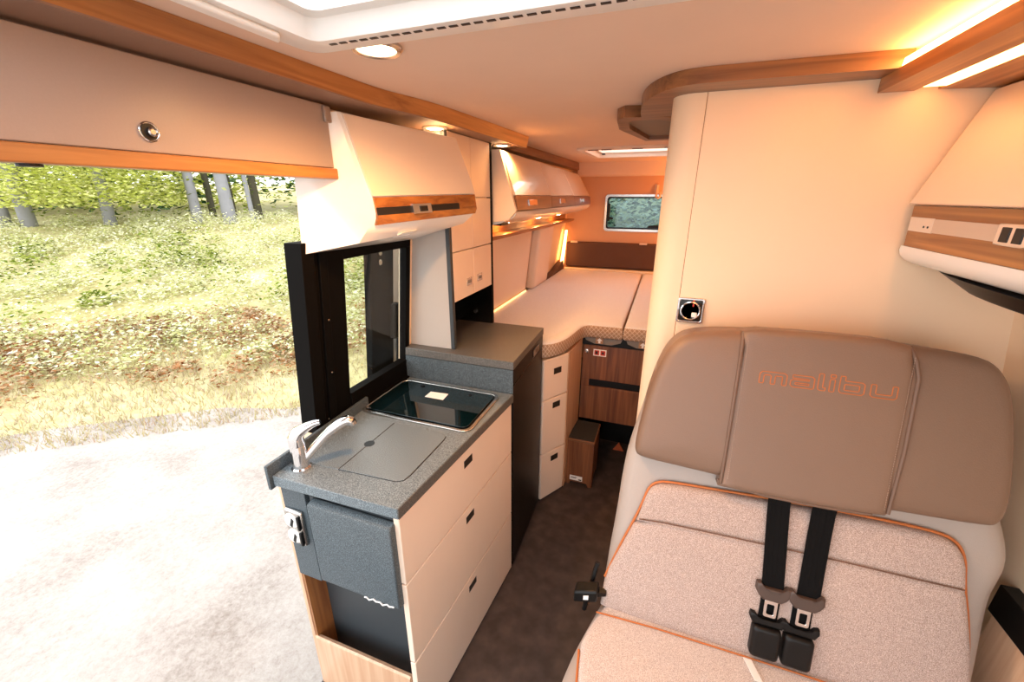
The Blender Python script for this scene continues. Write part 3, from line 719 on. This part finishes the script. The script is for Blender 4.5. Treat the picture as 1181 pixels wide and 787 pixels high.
# garage door below the bed
gd = thing('locker_door', 'brown wood locker door under the bed with dark slot', 'door panel', (-.2, 2.3, .33))
MB().box(-.385, .25, 2.30, 2.318, .333, .562).build('lower_board', wood('walnut_upright', '5E3520', '8A5634', 2, .35, .2), gd, bevel=.002)
MB().box(-.385, .25, 2.30, 2.318, .610, .828).build('upper_board', MATS['walnut_upright'], gd, bevel=.002)
MB().box(-.385, -.338, 2.30, 2.318, .562, .610).build('slot_jamb', MATS['walnut_upright'], gd)
MB().box(-.338, .25, 2.312, 2.32, .562, .610).build('slot', BLACK, gd)
MB().lathe((-.362, 2.30, .788), [(.013, .002), (.013, -.004), (.009, -.006), (.002, -.005)], 18, axis=1).build('lock', STEEL, gd, smooth=40)
st = MB().box(-.322, -.246, 2.2985, 2.2998, .764, .806).build('sticker', STICK, gd)
MB().box(-.316, -.288, 2.2978, 2.2986, .770, .800).build('pictogram', RED, st); MB().box(-.280, -.252, 2.2978, 2.2986, .770, .800).build('pictogram', RED, st)
MB().box(-.310, -.296, 2.2972, 2.2979, .776, .794).build('pictogram_mark', DARKP, st); MB().cyl((-.266, 2.2979, .785), .008, -.0007, 12, axis=1).build('pictogram_mark', DARKP, st)
for x, nm in ((-.29, 'left'), (-.047, 'right')):
    t = thing('arrow_plate', 'small plate with white up arrow under the bed edge, '+nm+' one', 'sign', (x, 2.29, .868))
    MB().box(x-.022, x+.022, 2.286, 2.292, .846, .886).build('plate', plain('plate_tan', 'A67C5B', .5), t, bevel=.001)
    MB().add([(x-.006, 2.2855, .85), (x+.006, 2.2855, .85), (x+.006, 2.2855, .865), (x+.016, 2.2855, .865), (x, 2.2855, .882), (x-.016, 2.2855, .865), (x-.006, 2.2855, .865)], [(0, 1, 2, 6), (2, 3, 4), (2, 4, 6), (4, 5, 6)]).build('arrow', STICK, t)
for xx, nm in ((-.27, 'left of the mattress joint'), (-.03, 'right of the mattress joint')):
    mb = MB(); mb.prismy([(xx-.11, .884), (xx-.10, .86), (xx-.05, .842), (xx+.05, .842), (xx+.10, .86), (xx+.11, .884)], 2.294, 2.40)
    tag(mb.build('slat_arch', GREYU, smooth=50, loc=(xx, 2.3, .84)), 'rounded grey slat just below the mattress front, '+nm, 'bed slat')
tag(MB().box(-.39, .6, 2.62, 2.64, 0, .33).build('hollow_shade', BLACK, loc=(0, 2.6, 0)), 'black sheet painting the shade in the low hollow under the bed', 'board')  # black sheet added as the darkness of the open void
wt_ = thing('warning_triangle', 'small orange warning triangle in the dark hollow under the bed', 'sign', (-.135, 2.52, 0))
MB().prismy([(-.172, .001), (-.098, .001), (-.135, .062)], 2.515, 2.525).build('triangle', plain('orange_reflector', 'B4552E', .4), wt_)
# step stool
ss = thing('step_stool', 'small wood step stool with black mat beside the drawer chest', 'stool', (-.325, 2.17, 0))
sx0, sx1, sy0, sy1 = -.403, -.246, 2.062, 2.288
mb = MB(); mb.prismy([(sx0, 0), (sx0+.022, 0), (sx0+.03, .022), (sx1-.03, .022), (sx1-.022, 0), (sx1, 0), (sx1, .305), (sx0, .305)], sy0, sy0+.016); mb.build('front_panel', MATS['walnut_upright'], ss, bevel=.001)
for x in (sx0, sx1-.016): MB().prismx([(sy0+.0165, 0), (sy0+.05, 0), (sy0+.06, .03), (sy1-.05, .03), (sy1-.04, 0), (sy1, 0), (sy1, .305), (sy0+.0165, .305)], x, x+.016).build('side_panel', MATS['walnut_upright'], ss, bevel=.001)
MB().box(sx0-.003, sx1+.003, sy0-.003, sy1, .3055, .318).build('top_board', WOODX, ss, bevel=.002)
MB().box(sx0+.005, sx1-.004, sy0+.006, sy1-.004, .3182, .322).build('mat', MAT_RUB, ss, bevel=.001)
st = MB().box(-.378, -.302, sy0-.0015, sy0-.0002, .034, .066).build('sticker', STICK, ss)
mb = MB(); mb.box(-.325, -.306, sy0-.0022, sy0-.0014, .038, .046); mb.box(-.37, -.335, sy0-.0022, sy0-.0014, .054, .057); mb.box(-.372, -.34, sy0-.0022, sy0-.0014, .047, .050); mb.build('print', DARKP, st)

# ------------------------------------------------------------------ rear window
f2 = MB()
o2 = rrect(WX0-.012, WX1+.012, WZ0-.014, WZ1+.012, .03); i2 = rrect(WX0+.008, WX1-.008, WZ0+.008, WZ1-.008, .025)
def ringY(mb, o, i, y0, y1):
    t = MB(); ring(t, o, i, 0, 1); vs = [(x, y0 if z == 0 else y1, y) for x, y, z in t.v]; return mb.add(vs, t.f)
ringY(f2, o2, i2, YB-.012, YB+.035); w2 = f2.build('window_2', STEEL, smooth=40); struct(w2)
mb = MB(); ringY(mb, i2, rrect(WX0+.022, WX1-.022, WZ0+.022, WZ1-.022, .02), YB-.006, YB+.03); mb.build('seal', BLACK, w2)
mb = MB(); mb.box(WX0+.005, WX1-.005, YB+.015, YB+.018, WZ0+.005, WZ1-.005); mb.build('window_pane', WINT, w2)
mb = MB(); mb.box(WX0+.022, WX0+.040, YB-.022, YB-.006, 1.44, 1.60); mb.box(WX0+.04, WX0+.075, YB-.03, YB-.016, 1.455, 1.475); mb.hexa([(-.17, YB-.03, 1.385), (-.06, YB-.03, 1.385), (-.06, YB-.01, 1.385), (-.17, YB-.01, 1.385)], [(-.16, YB-.03, 1.402), (-.07, YB-.03, 1.412), (-.07, YB-.01, 1.412), (-.16, YB-.01, 1.402)])
mb.build('window_handle', BLACK, w2, bevel=.004)
cl = thing('coat_hook', 'pale coat hook above the rear window', 'hook', (-.11, 4.16, 1.7))
mb = MB(); mb.tube([(-.118, 4.16, 1.755), (-.118, 4.145, 1.70), (-.118, 4.12, 1.655), (-.10, 4.115, 1.645), (-.085, 4.12, 1.655), (-.082, 4.13, 1.70)], .009, 8); mb.build('hook', BEIGES, cl, smooth=50)
MB().box(-.135, -.10, 4.158, 4.168, 1.69, 1.765).build('plate', BEIGES, cl, bevel=.003)

# ------------------------------------------------------------------ skylights
DOMEM = plain('dome_translucent', 'FFFFFF', .3)
nt = DOMEM.node_tree; tr = nt.nodes.new('ShaderNodeBsdfTranslucent'); tr.inputs[0].default_value = (.97, .98, 1, 1)
tp_ = nt.nodes.new('ShaderNodeBsdfTransparent'); mx_ = nt.nodes.new('ShaderNodeMixShader'); mx_.inputs[0].default_value = .5
nt.links.new(tr.outputs[0], mx_.inputs[1]); nt.links.new(tp_.outputs[0], mx_.inputs[2]); nt.links.new(mx_.outputs[0], nt.nodes['Material Output'].inputs['Surface'])
def skylight(n, H, fr_, lv, label):
    x0, x1, y0, y1 = H; zz = zc((y0+y1)/2)
    oo = rrect(x0-fr_, x1+fr_, y0-fr_, y1+fr_, .05); ii = rrect(x0+.03, x1-.03, y0+.03, y1-.03, .02)
    mid = inset(oo, .03)
    mb = MB(); t = MB()
    secs = [[(p.x, p.y, zc(p.y)+.004) for p in oo], [(p.x, p.y, zc(p.y)-.010) for p in inset(oo, .004)], [(p.x, p.y, zc(p.y)-.018) for p in inset(oo, .018)], [(p.x, p.y, zc(p.y)-.016) for p in rrect(x0+.001, x1-.001, y0+.001, y1-.001, .02)], [(p.x, p.y, zc(p.y)+.012) for p in rrect(x0+.012, x1-.012, y0+.012, y1-.012, .02)], [(p.x, p.y, zc(p.y)+.014) for p in ii], [(p.x, p.y, zc(p.y)+.066) for p in ii], [(p.x, p.y, zc(p.y)+.066) for p in oo]]
    mb.loft(secs, caps=False)
    o = mb.build(f'window_{n}', WHITE if n == 3 else CREAM2, smooth=40); struct(o)
    d = MB(); q = inset(oo, .01); d.add([(p.x, p.y, zc(p.y)+.068) for p in q], [tuple(range(len(q)))])
    d.build('window_pane', DOMEM, o)
    # louvre slots along the rear edge
    s = MB(); k = 0; x = x0+.02
    while x < x1-.03:
        s.box(x, x+.014, y1+lv, y1+lv+.006, zc(y1)-.0175, zc(y1)-.0155); x += .021
    if n == 3: s.build('louvre', DARKP, o)
    return o
s3 = skylight(3, H1, .062, .012, '')
MB().prism([(H1[0]-.035, .10), (H1[0]-.012, .10), (H1[0]-.012, .60), (H1[0]-.035, .62)], zc(.4)-.024, zc(.4)-.014).build('blind_cassette', WHITE, s3, bevel=.004)
s4 = skylight(4, H2, .05, .012, '')
mb = MB()
for x in (-.50, -.42, -.24, -.06): MB().box(x, x+.06, H2[2]-.04, H2[2]-.034, zc(H2[2])-.0195, zc(H2[2])-.0150).build('slot', WOODD, s4)
MB().cyl((H2[0]+.05, H2[3]-.10, zc(3.2)-.004), .012, .01, 14).build('catch_button', DARKP, s4)

# ------------------------------------------------------------------ partition socket
so = thing('control_dial', 'square chrome and black switch plate on the bathroom partition', 'switch', (.09, YP, 1.36))
mb = MB(); ringY(mb, rrect(.055, .125, 1.325, 1.396, .006), rrect(.061, .119, 1.331, 1.390, .005), YP-.008, YP); mb.build('frame', CHROME, so, bevel=.002)
MB().box(.0605, .1195, YP-.005, YP, 1.3305, 1.3905).build('plate', BLACKG, so)
mb = MB(); t = MB(); mb.lathe((.09, YP-.005, 1.360), [(.0265, 0), (.0265, -.004), (.024, -.005), (.0225, -.004), (.0225, 0)], 28, axis=1); mb.build('dial_ring', CHROME, so, smooth=40)
mb = MB(); mb.box(.094, .108, YP-.012, YP-.005, 1.342, 1.356); mb.build('plug_tab', WHITE, so, bevel=.002)
mb = MB(); mb.box(.094, .098, YP-.0065, YP-.005, 1.372, 1.390); mb.build('indicator', RED, so)

# ------------------------------------------------------------------ bench seat
RC = radians(13); J = Vector((0, .90, .55)); BV = Vector((0, sin(RC), cos(RC))); NV = Vector((0, -cos(RC), sin(RC)))
def T(u, v, w): return tuple(J+Vector((u, 0, 0))+BV*v+NV*w)
be = thing('bench_seat', 'two-seat travel bench in taupe leather and pale tweed against the partition', 'seat', (.36, .75, 0))
# base box and seat cushion
MB().box(-.06, .76, .30, .96, 0, .42).build('seat_base', GREYD, be, bevel=.02)
cush = [(-.125, .22), (-.125, .62), (-.105, .74), (-.07, .86), (-.045, .945), (.78, .945), (.80, .80), (.80, .22)]
mb = MB(); padloops(mb, chaikin([Vector(p) for p in cush], 2), ident, .40, .160, .05); mb.build('seat_cushion', LEATHG, be, smooth=60)
top = [(-.062, .22), (-.068, .60), (-.088, .74), (-.075, .80), (-.045, .87), (-.02, .93), (.745, .93), (.755, .80), (.755, .22)]
topc = chaikin([Vector(p) for p in top], 2)
mb = MB(); padloops(mb, topc, ident, .53, .042, .016); sf = mb.build('seat_fabric', FABRIC_LIT, be, smooth=60)
mb = MB(); mb.tube([(-.062, .24, .566), (-.066, .45, .566), (-.070, .60, .566), (-.086, .735, .566)], .0028, 8); mb.tube([(-.06, .845, .574), (.1, .852, .576), (.4, .855, .576), (.74, .852, .575)], .0022, 8); mb.build('piping', ORANGE, sf, smooth=60)
# backrest body
bo = [(-.055, -.05), (-.050, .12), (-.040, .27), (-.036, .40), (-.028, .47), (.0, .60), (.03, .76), (.68, .78), (.745, .50), (.775, .42), (.785, .37), (.778, .33), (.768, .28), (.775, .10), (.775, -.05)]
mb = MB(); padloops(mb, chaikin([Vector(p) for p in bo], 2), T, -.10, .105, .045); bk = mb.build('backrest', LEATHG, be, smooth=60)
# tweed back panel: lower field and roll above the seam
lowp = [(-.055, -.02), (-.049, .10), (-.015, .20), (.018, .297), (.20, .312), (.47, .318), (.690, .317), (.698, .312), (.716, .24), (.737, .14), (.752, -.02)]
mb = MB(); padloops(mb, chaikin([Vector(p) for p in lowp], 1), T, -.005, .040, .018, crown=.006); fl = mb.build('back_fabric', FABRIC, be, smooth=60)
upp = [(.018, .290), (.033, .362), (.045, .388), (.075, .402), (.20, .409), (.45, .419), (.63, .419), (.668, .408), (.690, .375), (.700, .310), (.700, .300), (.45, .298), (.20, .292), (.016, .282)]
mb = MB(); padloops(mb, chaikin([Vector(p) for p in upp], 1), T, -.005, .036, .016, crown=.004); mb.build('back_fabric_roll', FABRIC, be, smooth=60)
pp = [(-.050, .09), (-.018, .20), (.014, .292), (.027, .34), (.036, .378), (.052, .398), (.08, .407), (.20, .413), (.309, .419), (.457, .424), (.63, .424), (.672, .412), (.693, .378), (.702, .312), (.72, .24), (.738, .14), (.748, .0)]
mb = MB(); mb.tube([T(u, v, .012) for u, v in [tuple(p) for p in chaikin([Vector(q) for q in pp], 2, False)]], .0034, 8); mb.build('piping', ORANGE, bk, smooth=60)
mb = MB(); mb.tube([T(u, v, w) for u, v, w in [(.022, .296, .034), (.08, .304, .038), (.20, .309, .039), (.35, .313, .039), (.47, .316, .039), (.60, .316, .038), (.69, .315, .034)]], .0018, 6); mb.build('seam', plain('brown_seam', '6A4F42', .8), fl)
# headrest
ho = [(-.013, .475), (-.008, .54), (.004, .63), (.022, .715), (.048, .778), (.092, .812), (.20, .825), (.36, .828), (.52, .827), (.635, .818), (.672, .795), (.697, .745), (.718, .63), (.730, .52), (.722, .472), (.70, .462), (.535, .456), (.42, .448), (.30, .448), (.20, .456), (.097, .461), (.012, .464)]
hoc = chaikin([Vector(p) for p in ho], 2)
mb = MB(); padloops(mb, hoc, T, -.118, .168, .030, crown=.006, steps=6); hr = mb.build('headrest', LEATHER, be, smooth=60)
ce = [(.192, .437), (.194, .440), (.196, .60), (.197, .80), (.199, .832), (.36, .836), (.51, .834), (.522, .80), (.530, .765), (.532, .60), (.529, .452), (.526, .446), (.42, .438), (.30, .436)]
cec = chaikin([Vector(p) for p in ce], 1)
mb = MB(); padloops(mb, cec, T, -.05, .108, .018, crown=.0, steps=5); cp = mb.build('centre_panel', LEATHER, hr, smooth=60)
mb = MB()
mb.tube([T(u, v, w) for u, v, w in [(.197, .45, .052), (.198, .60, .057), (.199, .79, .056), (.200, .822, .040)]], .0042, 8)
mb.tube([T(u, v, w) for u, v, w in [(.527, .456, .052), (.531, .60, .057), (.530, .76, .057), (.522, .795, .054), (.513, .825, .040)]], .0042, 8)
mb.tube([T(u, v, w) for u, v, w in [(.19, .452, .045), (.24, .444, .050), (.30, .439, .050), (.42, .441, .050), (.50, .447, .050)]], .0042, 8)
mb.build('seam', plain('taupe_piping', '6E5546', .5), cp, smooth=60)
for (ua, ub) in ((.210, .206), (.517, .524)):
    mb = MB()
    for k in range(62):
        v = .465+.335*k/61; mb.tube([T(ua, v, .0582), T(ua, v+.0032, .0582)], .0007, 4)
    mb.build('stitching', STITCH, cp)
# embroidered lettering
LET = {
 'm': (1.62, [[(0, 0), (0, .8), (.15, 1), (1.47, 1), (1.62, .85), (1.62, 0), (1.36, 0), (1.36, .72), (.94, .72), (.94, 0), (.68, 0), (.68, .72), (.26, .72), (.26, 0)]]),
 'a': (1.35, [[(0, .14), (.14, 0), (1.35, 0), (1.35, .86), (1.21, 1), (.1, 1), (.1, .74), (1.06, .74), (1.06, .62), (.14, .62), (0, .50)], [(.27, .24), (1.06, .24), (1.06, .38), (.27, .38)]]),
 'l': (.42, [[(0, 1.36), (.27, 1.36), (.27, .26), (.42, .26), (.42, 0), (.12, 0), (0, .12)]]),
 'i': (.27, [[(0, 0), (.27, 0), (.27, 1), (0, 1)], [(0, 1.14), (.27, 1.14), (.27, 1.38), (0, 1.38)]]),
 'b': (1.35, [[(0, 1.36), (.27, 1.36), (.27, 1), (1.21, 1), (1.35, .86), (1.35, .14), (1.21, 0), (.14, 0), (0, .14)], [(.27, .26), (1.08, .26), (1.08, .74), (.27, .74)]]),
 'u': (1.38, [[(0, 1), (.27, 1), (.27, .27), (1.11, .27), (1.11, 1), (1.38, 1), (1.38, .14), (1.24, 0), (.14, 0), (0, .14)]]),
}
kx, kz = .0335, .0275
for ch_, u0 in zip('malibu', (.243, .305, .3575, .379, .397, .453)):
    mb = MB()
    for lp in LET[ch_][1]:
        cpts = []
        for i in range(len(lp)):
            a, b = lp[i], lp[(i+1) % len(lp)]
            for t_ in (.08, .5, .92): cpts.append((a[0]+(b[0]-a[0])*t_, a[1]+(b[1]-a[1])*t_))
        mb.tube([T(u0+x*kx, .709+z*kz, .0582) for x, z in cpts], .0011, 6, closed=True)
    mb.build('letter', ORANGE, cp)
# tag strip between cushions
MB().hexa([(.303, .850, .576), (.321, .850, .576), (.338, .80, .578), (.320, .80, .578)], [(.303, .850, .578), (.321, .850, .578), (.338, .80, .580), (.320, .80, .580)]).build('care_tag', STICK, be)
# seat belts
def belt(label, ut, ub, us):
    b = thing('seat_belt', label, 'seat belt', T(ub, .05, .04), 'black seat belts on the bench')
    hw = .0232
    secs = []
    for (v, w, f) in ((.475, .03, 0), (.452, .046, .03), (.42, .042, .15), (.36, .042, .4), (.30, .044, .65), (.24, .046, .88), (.205, .047, 1)):
        u = ut+(ub-ut)*f
        secs.append([T(u-hw, v, w), T(u+hw, v, w), T(u+hw, v, w+.0022), T(u-hw, v, w+.0022)])
    mb = MB(); mb.loft(secs)
    for s_ in (-.0165, -.0055, .0055, .0165): mb.loft([[T(ut+(ub-ut)*f+s_-.001, v, w+.0022), T(ut+(ub-ut)*f+s_+.001, v, w+.0022), T(ut+(ub-ut)*f+s_, v, w+.0029)] for v, w, f in ((.45, .046, .03), (.42, .042, .15), (.36, .042, .4), (.30, .044, .65), (.24, .046, .88))])
    mb.build('webbing', STRAP, b)
    mb = MB(); o_ = [(-.037, .204), (-.036, .222), (-.028, .224), (-.02, .214), (.02, .214), (.028, .224), (.036, .222), (.037, .204), (.03, .192), (.02, .182), (-.02, .182), (-.03, .192)]
    padloops(mb, [Vector((us+x, y)) for x, y in o_], T, .044, .015, .005); tg = mb.build('tongue', TONGUE, b, smooth=50)
    mb = MB(); q = rrect(us-.014, us+.014, .138, .184, .005); q2 = rrect(us-.0075, us+.0075, .146, .172, .003)
    t = MB(); ring(t, q, q2, .050, .054); mb.add([T(x, y, z) for x, y, z in t.v], t.f); mb.build('metal_plate', CHROME, tg, bevel=.001)
    mb = MB(); mb.loft([[T(us-.02, v, .040), T(us+.02, v, .040), T(us+.02, v, .046), T(us-.02, v, .046)] for v in (.20, .12)]); mb.build('lower_webbing', STRAP, b)
    mb = MB(); o_ = [(-.040, .128), (-.038, .140), (-.028, .138), (-.022, .130), (.022, .130), (.028, .138), (.038, .140), (.040, .128), (.032, .112), (-.032, .112)]
    padloops(mb, [Vector((us+x, y)) for x, y in o_], T, .038, .016, .005); mb.build('buckle_collar', BLACK, b, smooth=50)
    mb = MB(); padloops(mb, rrect(us-.031, us+.031, .030, .112, .010), T, .034, .030, .009); mb.build('buckle', BLACK, b, smooth=50)
    return b
belt('black seat belt on the bench, left of the central pair', .325, .342, .343)
belt('black seat belt on the bench, right of the central pair', .417, .415, .4105)
sb = thing('belt_buckle', 'black belt buckle sticking out from the aisle side of the bench', 'buckle', (-.085, .88, .6))
mb = MB(); mb.hexa([(-.128, .86, .563), (-.062, .86, .588), (-.062, .90, .588), (-.128, .90, .563)], [(-.128, .86, .603), (-.062, .86, .628), (-.062, .90, .628), (-.128, .90, .603)]); bu = mb.build('buckle_body', BLACK, sb, bevel=.006)
mb = MB(); mb.hexa([(-.100, .859, .586), (-.086, .859, .591), (-.086, .862, .591), (-.100, .862, .586)], [(-.100, .859, .601), (-.086, .859, .606), (-.086, .862, .606), (-.100, .862, .601)]); mb.build('release_button', STICK, bu)
mb = MB(); mb.loft([[(-.062, .87, .60), (-.062, .89, .60), (-.062, .89, .616), (-.062, .87, .616)], [(-.04, .874, .606), (-.04, .886, .606), (-.04, .886, .620), (-.04, .874, .620)]]); mb.tube([(-.10, .90, .50), (-.09, .905, .57), (-.075, .93, .66)], .007, 6); mb.build('stalk', BLACK, sb)

# ------------------------------------------------------------------ outside
ND = Vector((-.605, .796)); TD = Vector((.796, .605))
def bankz(d, s=0):
    if d < 4.9: return -.6
    if d < 12.5: return -.6+(d-4.9)*.205+.05*sin(s*1.3)*min(1, (d-4.9)/2)
    return -.6+7.6*.205+(d-12.5)*.06
def W(d, s, z=0): p = ND*d+TD*s; return Vector((p.x, p.y, z))
gr = MB(); gr.add([W(-14, -26, -.601), W(-14, 26, -.601), W(4.9, 26, -.601), W(4.9, -26, -.601)], [(0, 1, 2, 3)])
# slightly uneven gravel
struct(gr.build('gravel_ground', GRAVEL))
mb = MB(); ds = [4.3, 4.9, 5.6, 6.5, 7.5, 8.5, 9.5, 10.5, 11.5, 12.5, 16, 24, 40]; ss_ = [-24+1.2*i for i in range(41)]
mb.add([W(d+.25*sin(s*1.7)*(1 if d < 5.6 else 0), s, bankz(d, s)+(-.02 if d < 4.5 else .0)) for d in ds for s in ss_],
       [(i*41+j, i*41+j+1, (i+1)*41+j+1, (i+1)*41+j) for i in range(len(ds)-1) for j in range(40)])
struct(mb.build('bank_ground', BANK, smooth=60))
def leaf(mb, p, size, rng, flat=.5):
    a = rng.uniform(0, 2*pi); t = Vector((cos(a), sin(a), rng.uniform(-flat, flat))).normalized()
    n = Vector((rng.gauss(0, .7), rng.gauss(0, .7), 1)).normalized(); b = t.cross(n).normalized()
    s = size*rng.uniform(.6, 1.3)
    o = len(mb.v); q = [p-t*s*.5, p+b*s*.26, p+t*s*.5, p-b*s*.26]
    mb.v += [tuple(x) for x in q]; mb.f.append((o, o+1, o+2, o+3))
def clump(mb, c, rx, rz, n, size, rng, flat=.5):
    c = Vector(c)
    for _ in range(n):
        a = rng.uniform(0, 2*pi); e = rng.uniform(-.15, 1); r = rng.uniform(.55, 1.0)
        h = sqrt(max(0, 1-e*e))
        leaf(mb, c+Vector((cos(a)*h*rx*r, sin(a)*h*rx*r, e*rz*r)), size, rng, flat)
def stuff(mb, name, mat, label, cat, loc):
    me = bpy.data.meshes.new(name); off = Vector(loc)
    me.from_pydata([tuple(Vector(p)-off) for p in mb.v], [], mb.f); me.materials.append(mat)
    o = bpy.data.objects.new(name, me); o.location = off; COL.objects.link(o); OFF[o.name] = off
    if label: tag(o, label, cat)
    return o
rng = random.Random(3)
def thicket(name, mat, label, n, d0, d1, s0, s1, rx, rz, per, size, loc, cat='bushes', pw=1):
    mb = MB()
    for _ in range(n):
        d = d0+(d1-d0)*rng.random()**pw; s = rng.uniform(s0, s1); k = rng.uniform(.6, 1.3)
        clump(mb, W(d, s, bankz(d, s)), rx*k, rz*k*rng.uniform(.7, 1.2), per, size, rng)
    o = stuff(mb, name, mat, label, cat, loc); o['kind'] = 'stuff'; return o
thicket('bramble_thicket', LF_PALE, 'pale green brambles covering the bank outside the door', 900, 5.9, 13.2, -9.5, 8, .40, .34, 170, .060, W(9, -3, 0))
thicket('fern_growth', LF_GREEN, 'fresh green ferns in the middle of the bank', 70, 7.2, 11.0, -8.5, 8, .42, .50, 190, .08, W(8, -3, 0))
thicket('dry_bracken', LF_DRY, 'reddish dry bracken low on the bank above the gravel', 230, 5.5, 7.3, -7.5, 3, .30, .20, 100, .055, W(6, -3, 0))
mb = MB()
for _ in range(26000):
    d = 4.45+2.5*rng.random()**1.1; s = rng.uniform(-8, 4)
    p = W(d, s, bankz(d, s)-.01); a = rng.uniform(0, 2*pi); h = rng.uniform(.03, .12); w = rng.uniform(.004, .010)
    t = Vector((cos(a), sin(a), 0)); b = Vector((rng.gauss(0, .45), rng.gauss(0, .45), 1))*h; o = len(mb.v)
    mb.v += [tuple(p-t*w), tuple(p+t*w), tuple(p+b)]; mb.f.append((o, o+1, o+2))
o = stuff(mb, 'verge_grass', GRASS, 'dry yellow grass along the edge of the gravel', 'grass', W(5, -3, -.6)); o['kind'] = 'stuff'
# trees
def trunk_mesh(x, y, z0, h, r, lean=0):
    P = []; Rr = []
    for k in range(9):
        f = k/8; P.append((x+.05*sin(f*5+x)+lean*f, y+.04*sin(f*4+y), z0-.2+h*f)); Rr.append(r*(1.18-.55*f if k else 1.28))
    return MB().tube(P, Rr, 12)
def tree(label, x, y, h, r, bark, crown=None):
    d = Vector((x, y)).dot(ND); s = Vector((x, y)).dot(TD); z0 = bankz(d, s)
    t = thing('tree', label, 'tree', (x, y, z0))
    trunk_mesh(x, y, z0, h, r).build('trunk', bark, t, smooth=60)
    if crown:
        mat, cz, rad, hz, n, size = crown
        mb = MB()
        for _ in range(n):
            a = rng.uniform(0, 2*pi); rr = rad*sqrt(rng.random()); zz = z0+cz+hz*(rng.random()-.15)*(1-.45*rr/rad)-.25*rr
            leaf(mb, Vector((x+cos(a)*rr, y+sin(a)*rr, zz)), size, rng, .35)
        off = OFF[t.name]
        me = bpy.data.meshes.new('foliage'); me.from_pydata([tuple(Vector(p)-off) for p in mb.v], [], mb.f); me.materials.append(mat)
        o = bpy.data.objects.new('foliage', me); COL.objects.link(o); o.parent = t; OFF[o.name] = off
    return t
tree('tall pale trunk, second from the left edge of the doorway view', -14.19, 5.54, 9, .12, BARK)
tree('pale trunk at the far left edge of the doorway view', -14.6, 5.28, 9, .13, BARK)
tree('young tree with drooping yellow-green foliage left of the centre trunk', -12.99, 6.46, 4.2, .11, BARK, (LF_YEL, 1.10, 1.75, 2.8, 15000, .10))
tree('slender pale trunk behind brambles, left of the stoutest pale trunk', -11.75, 7.70, 9, .10, BARK)
tree('stoutest pale trunk, near the oak rail end of doorway view', -10.96, 8.0, 9, .13, BARK)
tree('dark trunk just left of the stoutest pale trunk', -12.1, 8.4, 9, .07, BARKD)
tree('thin dark trunk just right of the stoutest pale trunk', -12.0, 9.0, 9, .04, BARKD)
tree('thin pale trunk beside a dark one near the white locker end', -10.6, 8.4, 9, .05, BARK)
tree('dark trunk nearest the white locker end', -11.2, 9.1, 9, .09, BARKD)
for (lab, mat, d, s0, s1, z0, z1, n, size) in (
    ('dark green conifer foliage behind the pale trunks', LF_DARK, 17, -17, 6, .6, 5.5, 9000, .30),
    ('light green woodland foliage between and behind the trunks', LF_YEL, 19, -19, 9, .6, 6.5, 30000, .34),
    ('yellow-green undergrowth at the foot of the trunks', LF_GREEN, 14.5, -13, 4, .4, 2.0, 9000, .11)):
    mb = MB()
    cl_ = [(rng.uniform(s0, s1), rng.uniform(z0, z1)) for _ in range(140)]
    for _ in range(n):
        cs, cz = rng.choice(cl_); s = cs+rng.gauss(0, .6); dd_ = d+rng.gauss(0, 1.0)
        leaf(mb, W(dd_, s, bankz(dd_, s)+max(.1, cz-z0*.3+rng.gauss(0, .4))), size, rng)
    o = stuff(mb, 'woodland_foliage', mat, lab, 'foliage', W(d, -4, 1)); o['kind'] = 'stuff'
# greenery behind the rear window
mb = MB()
for _ in range(9000):
    s = rng.uniform(4.5, 11.5); d = 8.5+rng.random()*3.5
    leaf(mb, W(d, s, bankz(d, s)+rng.random()**1.2*2.8), .14, rng)
o = stuff(mb, 'hedge_foliage', leafmat('leaf_rear', ['2F4038', '6E7F70', 'B4BCA0', 'E6E8D8', 'CBD2B8']), 'mixed greenery seen through the tinted rear window', 'foliage', W(10, 8, 0)); o['kind'] = 'stuff'

# ------------------------------------------------------------------ light
w = bpy.data.worlds.new('sky'); SC.world = w; w.use_nodes = True
bg = w.node_tree.nodes['Background']; bg.inputs[0].default_value = (.93, .97, 1, 1); bg.inputs[1].default_value = 2.7
sun = lamp('sun', 'SUN', (0, 0, 8), .5, (1, .95, .88), (radians(48), 0, radians(-150)), angle=radians(25))
lamp('rear_wall_fill', 'POINT', (.25, 3.92, 1.60), 8, (1, .36, .08), shadow_soft_size=.05)  # added lamp, unseen and without a fixture, washes the rear wall orange

# ------------------------------------------------------------------ camera
F = 470.; pitch = atan(166.5/F); yaw = atan(182/hypot(F, 166.5))
cam = bpy.data.cameras.new('camera'); cam.sensor_width = 36; cam.lens = F/1181*36; cam.clip_start = .02; cam.clip_end = 200
co = bpy.data.objects.new('camera', cam); COL.objects.link(co)
co.location = (0, 0, 1.66); co.rotation_euler = (pi/2-pitch, 0, yaw); SC.camera = co
SC.view_settings.view_transform = 'Standard'; SC.view_settings.look = 'None'; SC.view_settings.gamma = 1
SC.view_settings.exposure = .32; SC.view_settings.use_curve_mapping = False
SC.cycles.use_denoising = True; SC.cycles.max_bounces = 8; SC.cycles.transparent_max_bounces = 12
SC.cycles.sample_clamp_indirect = 8
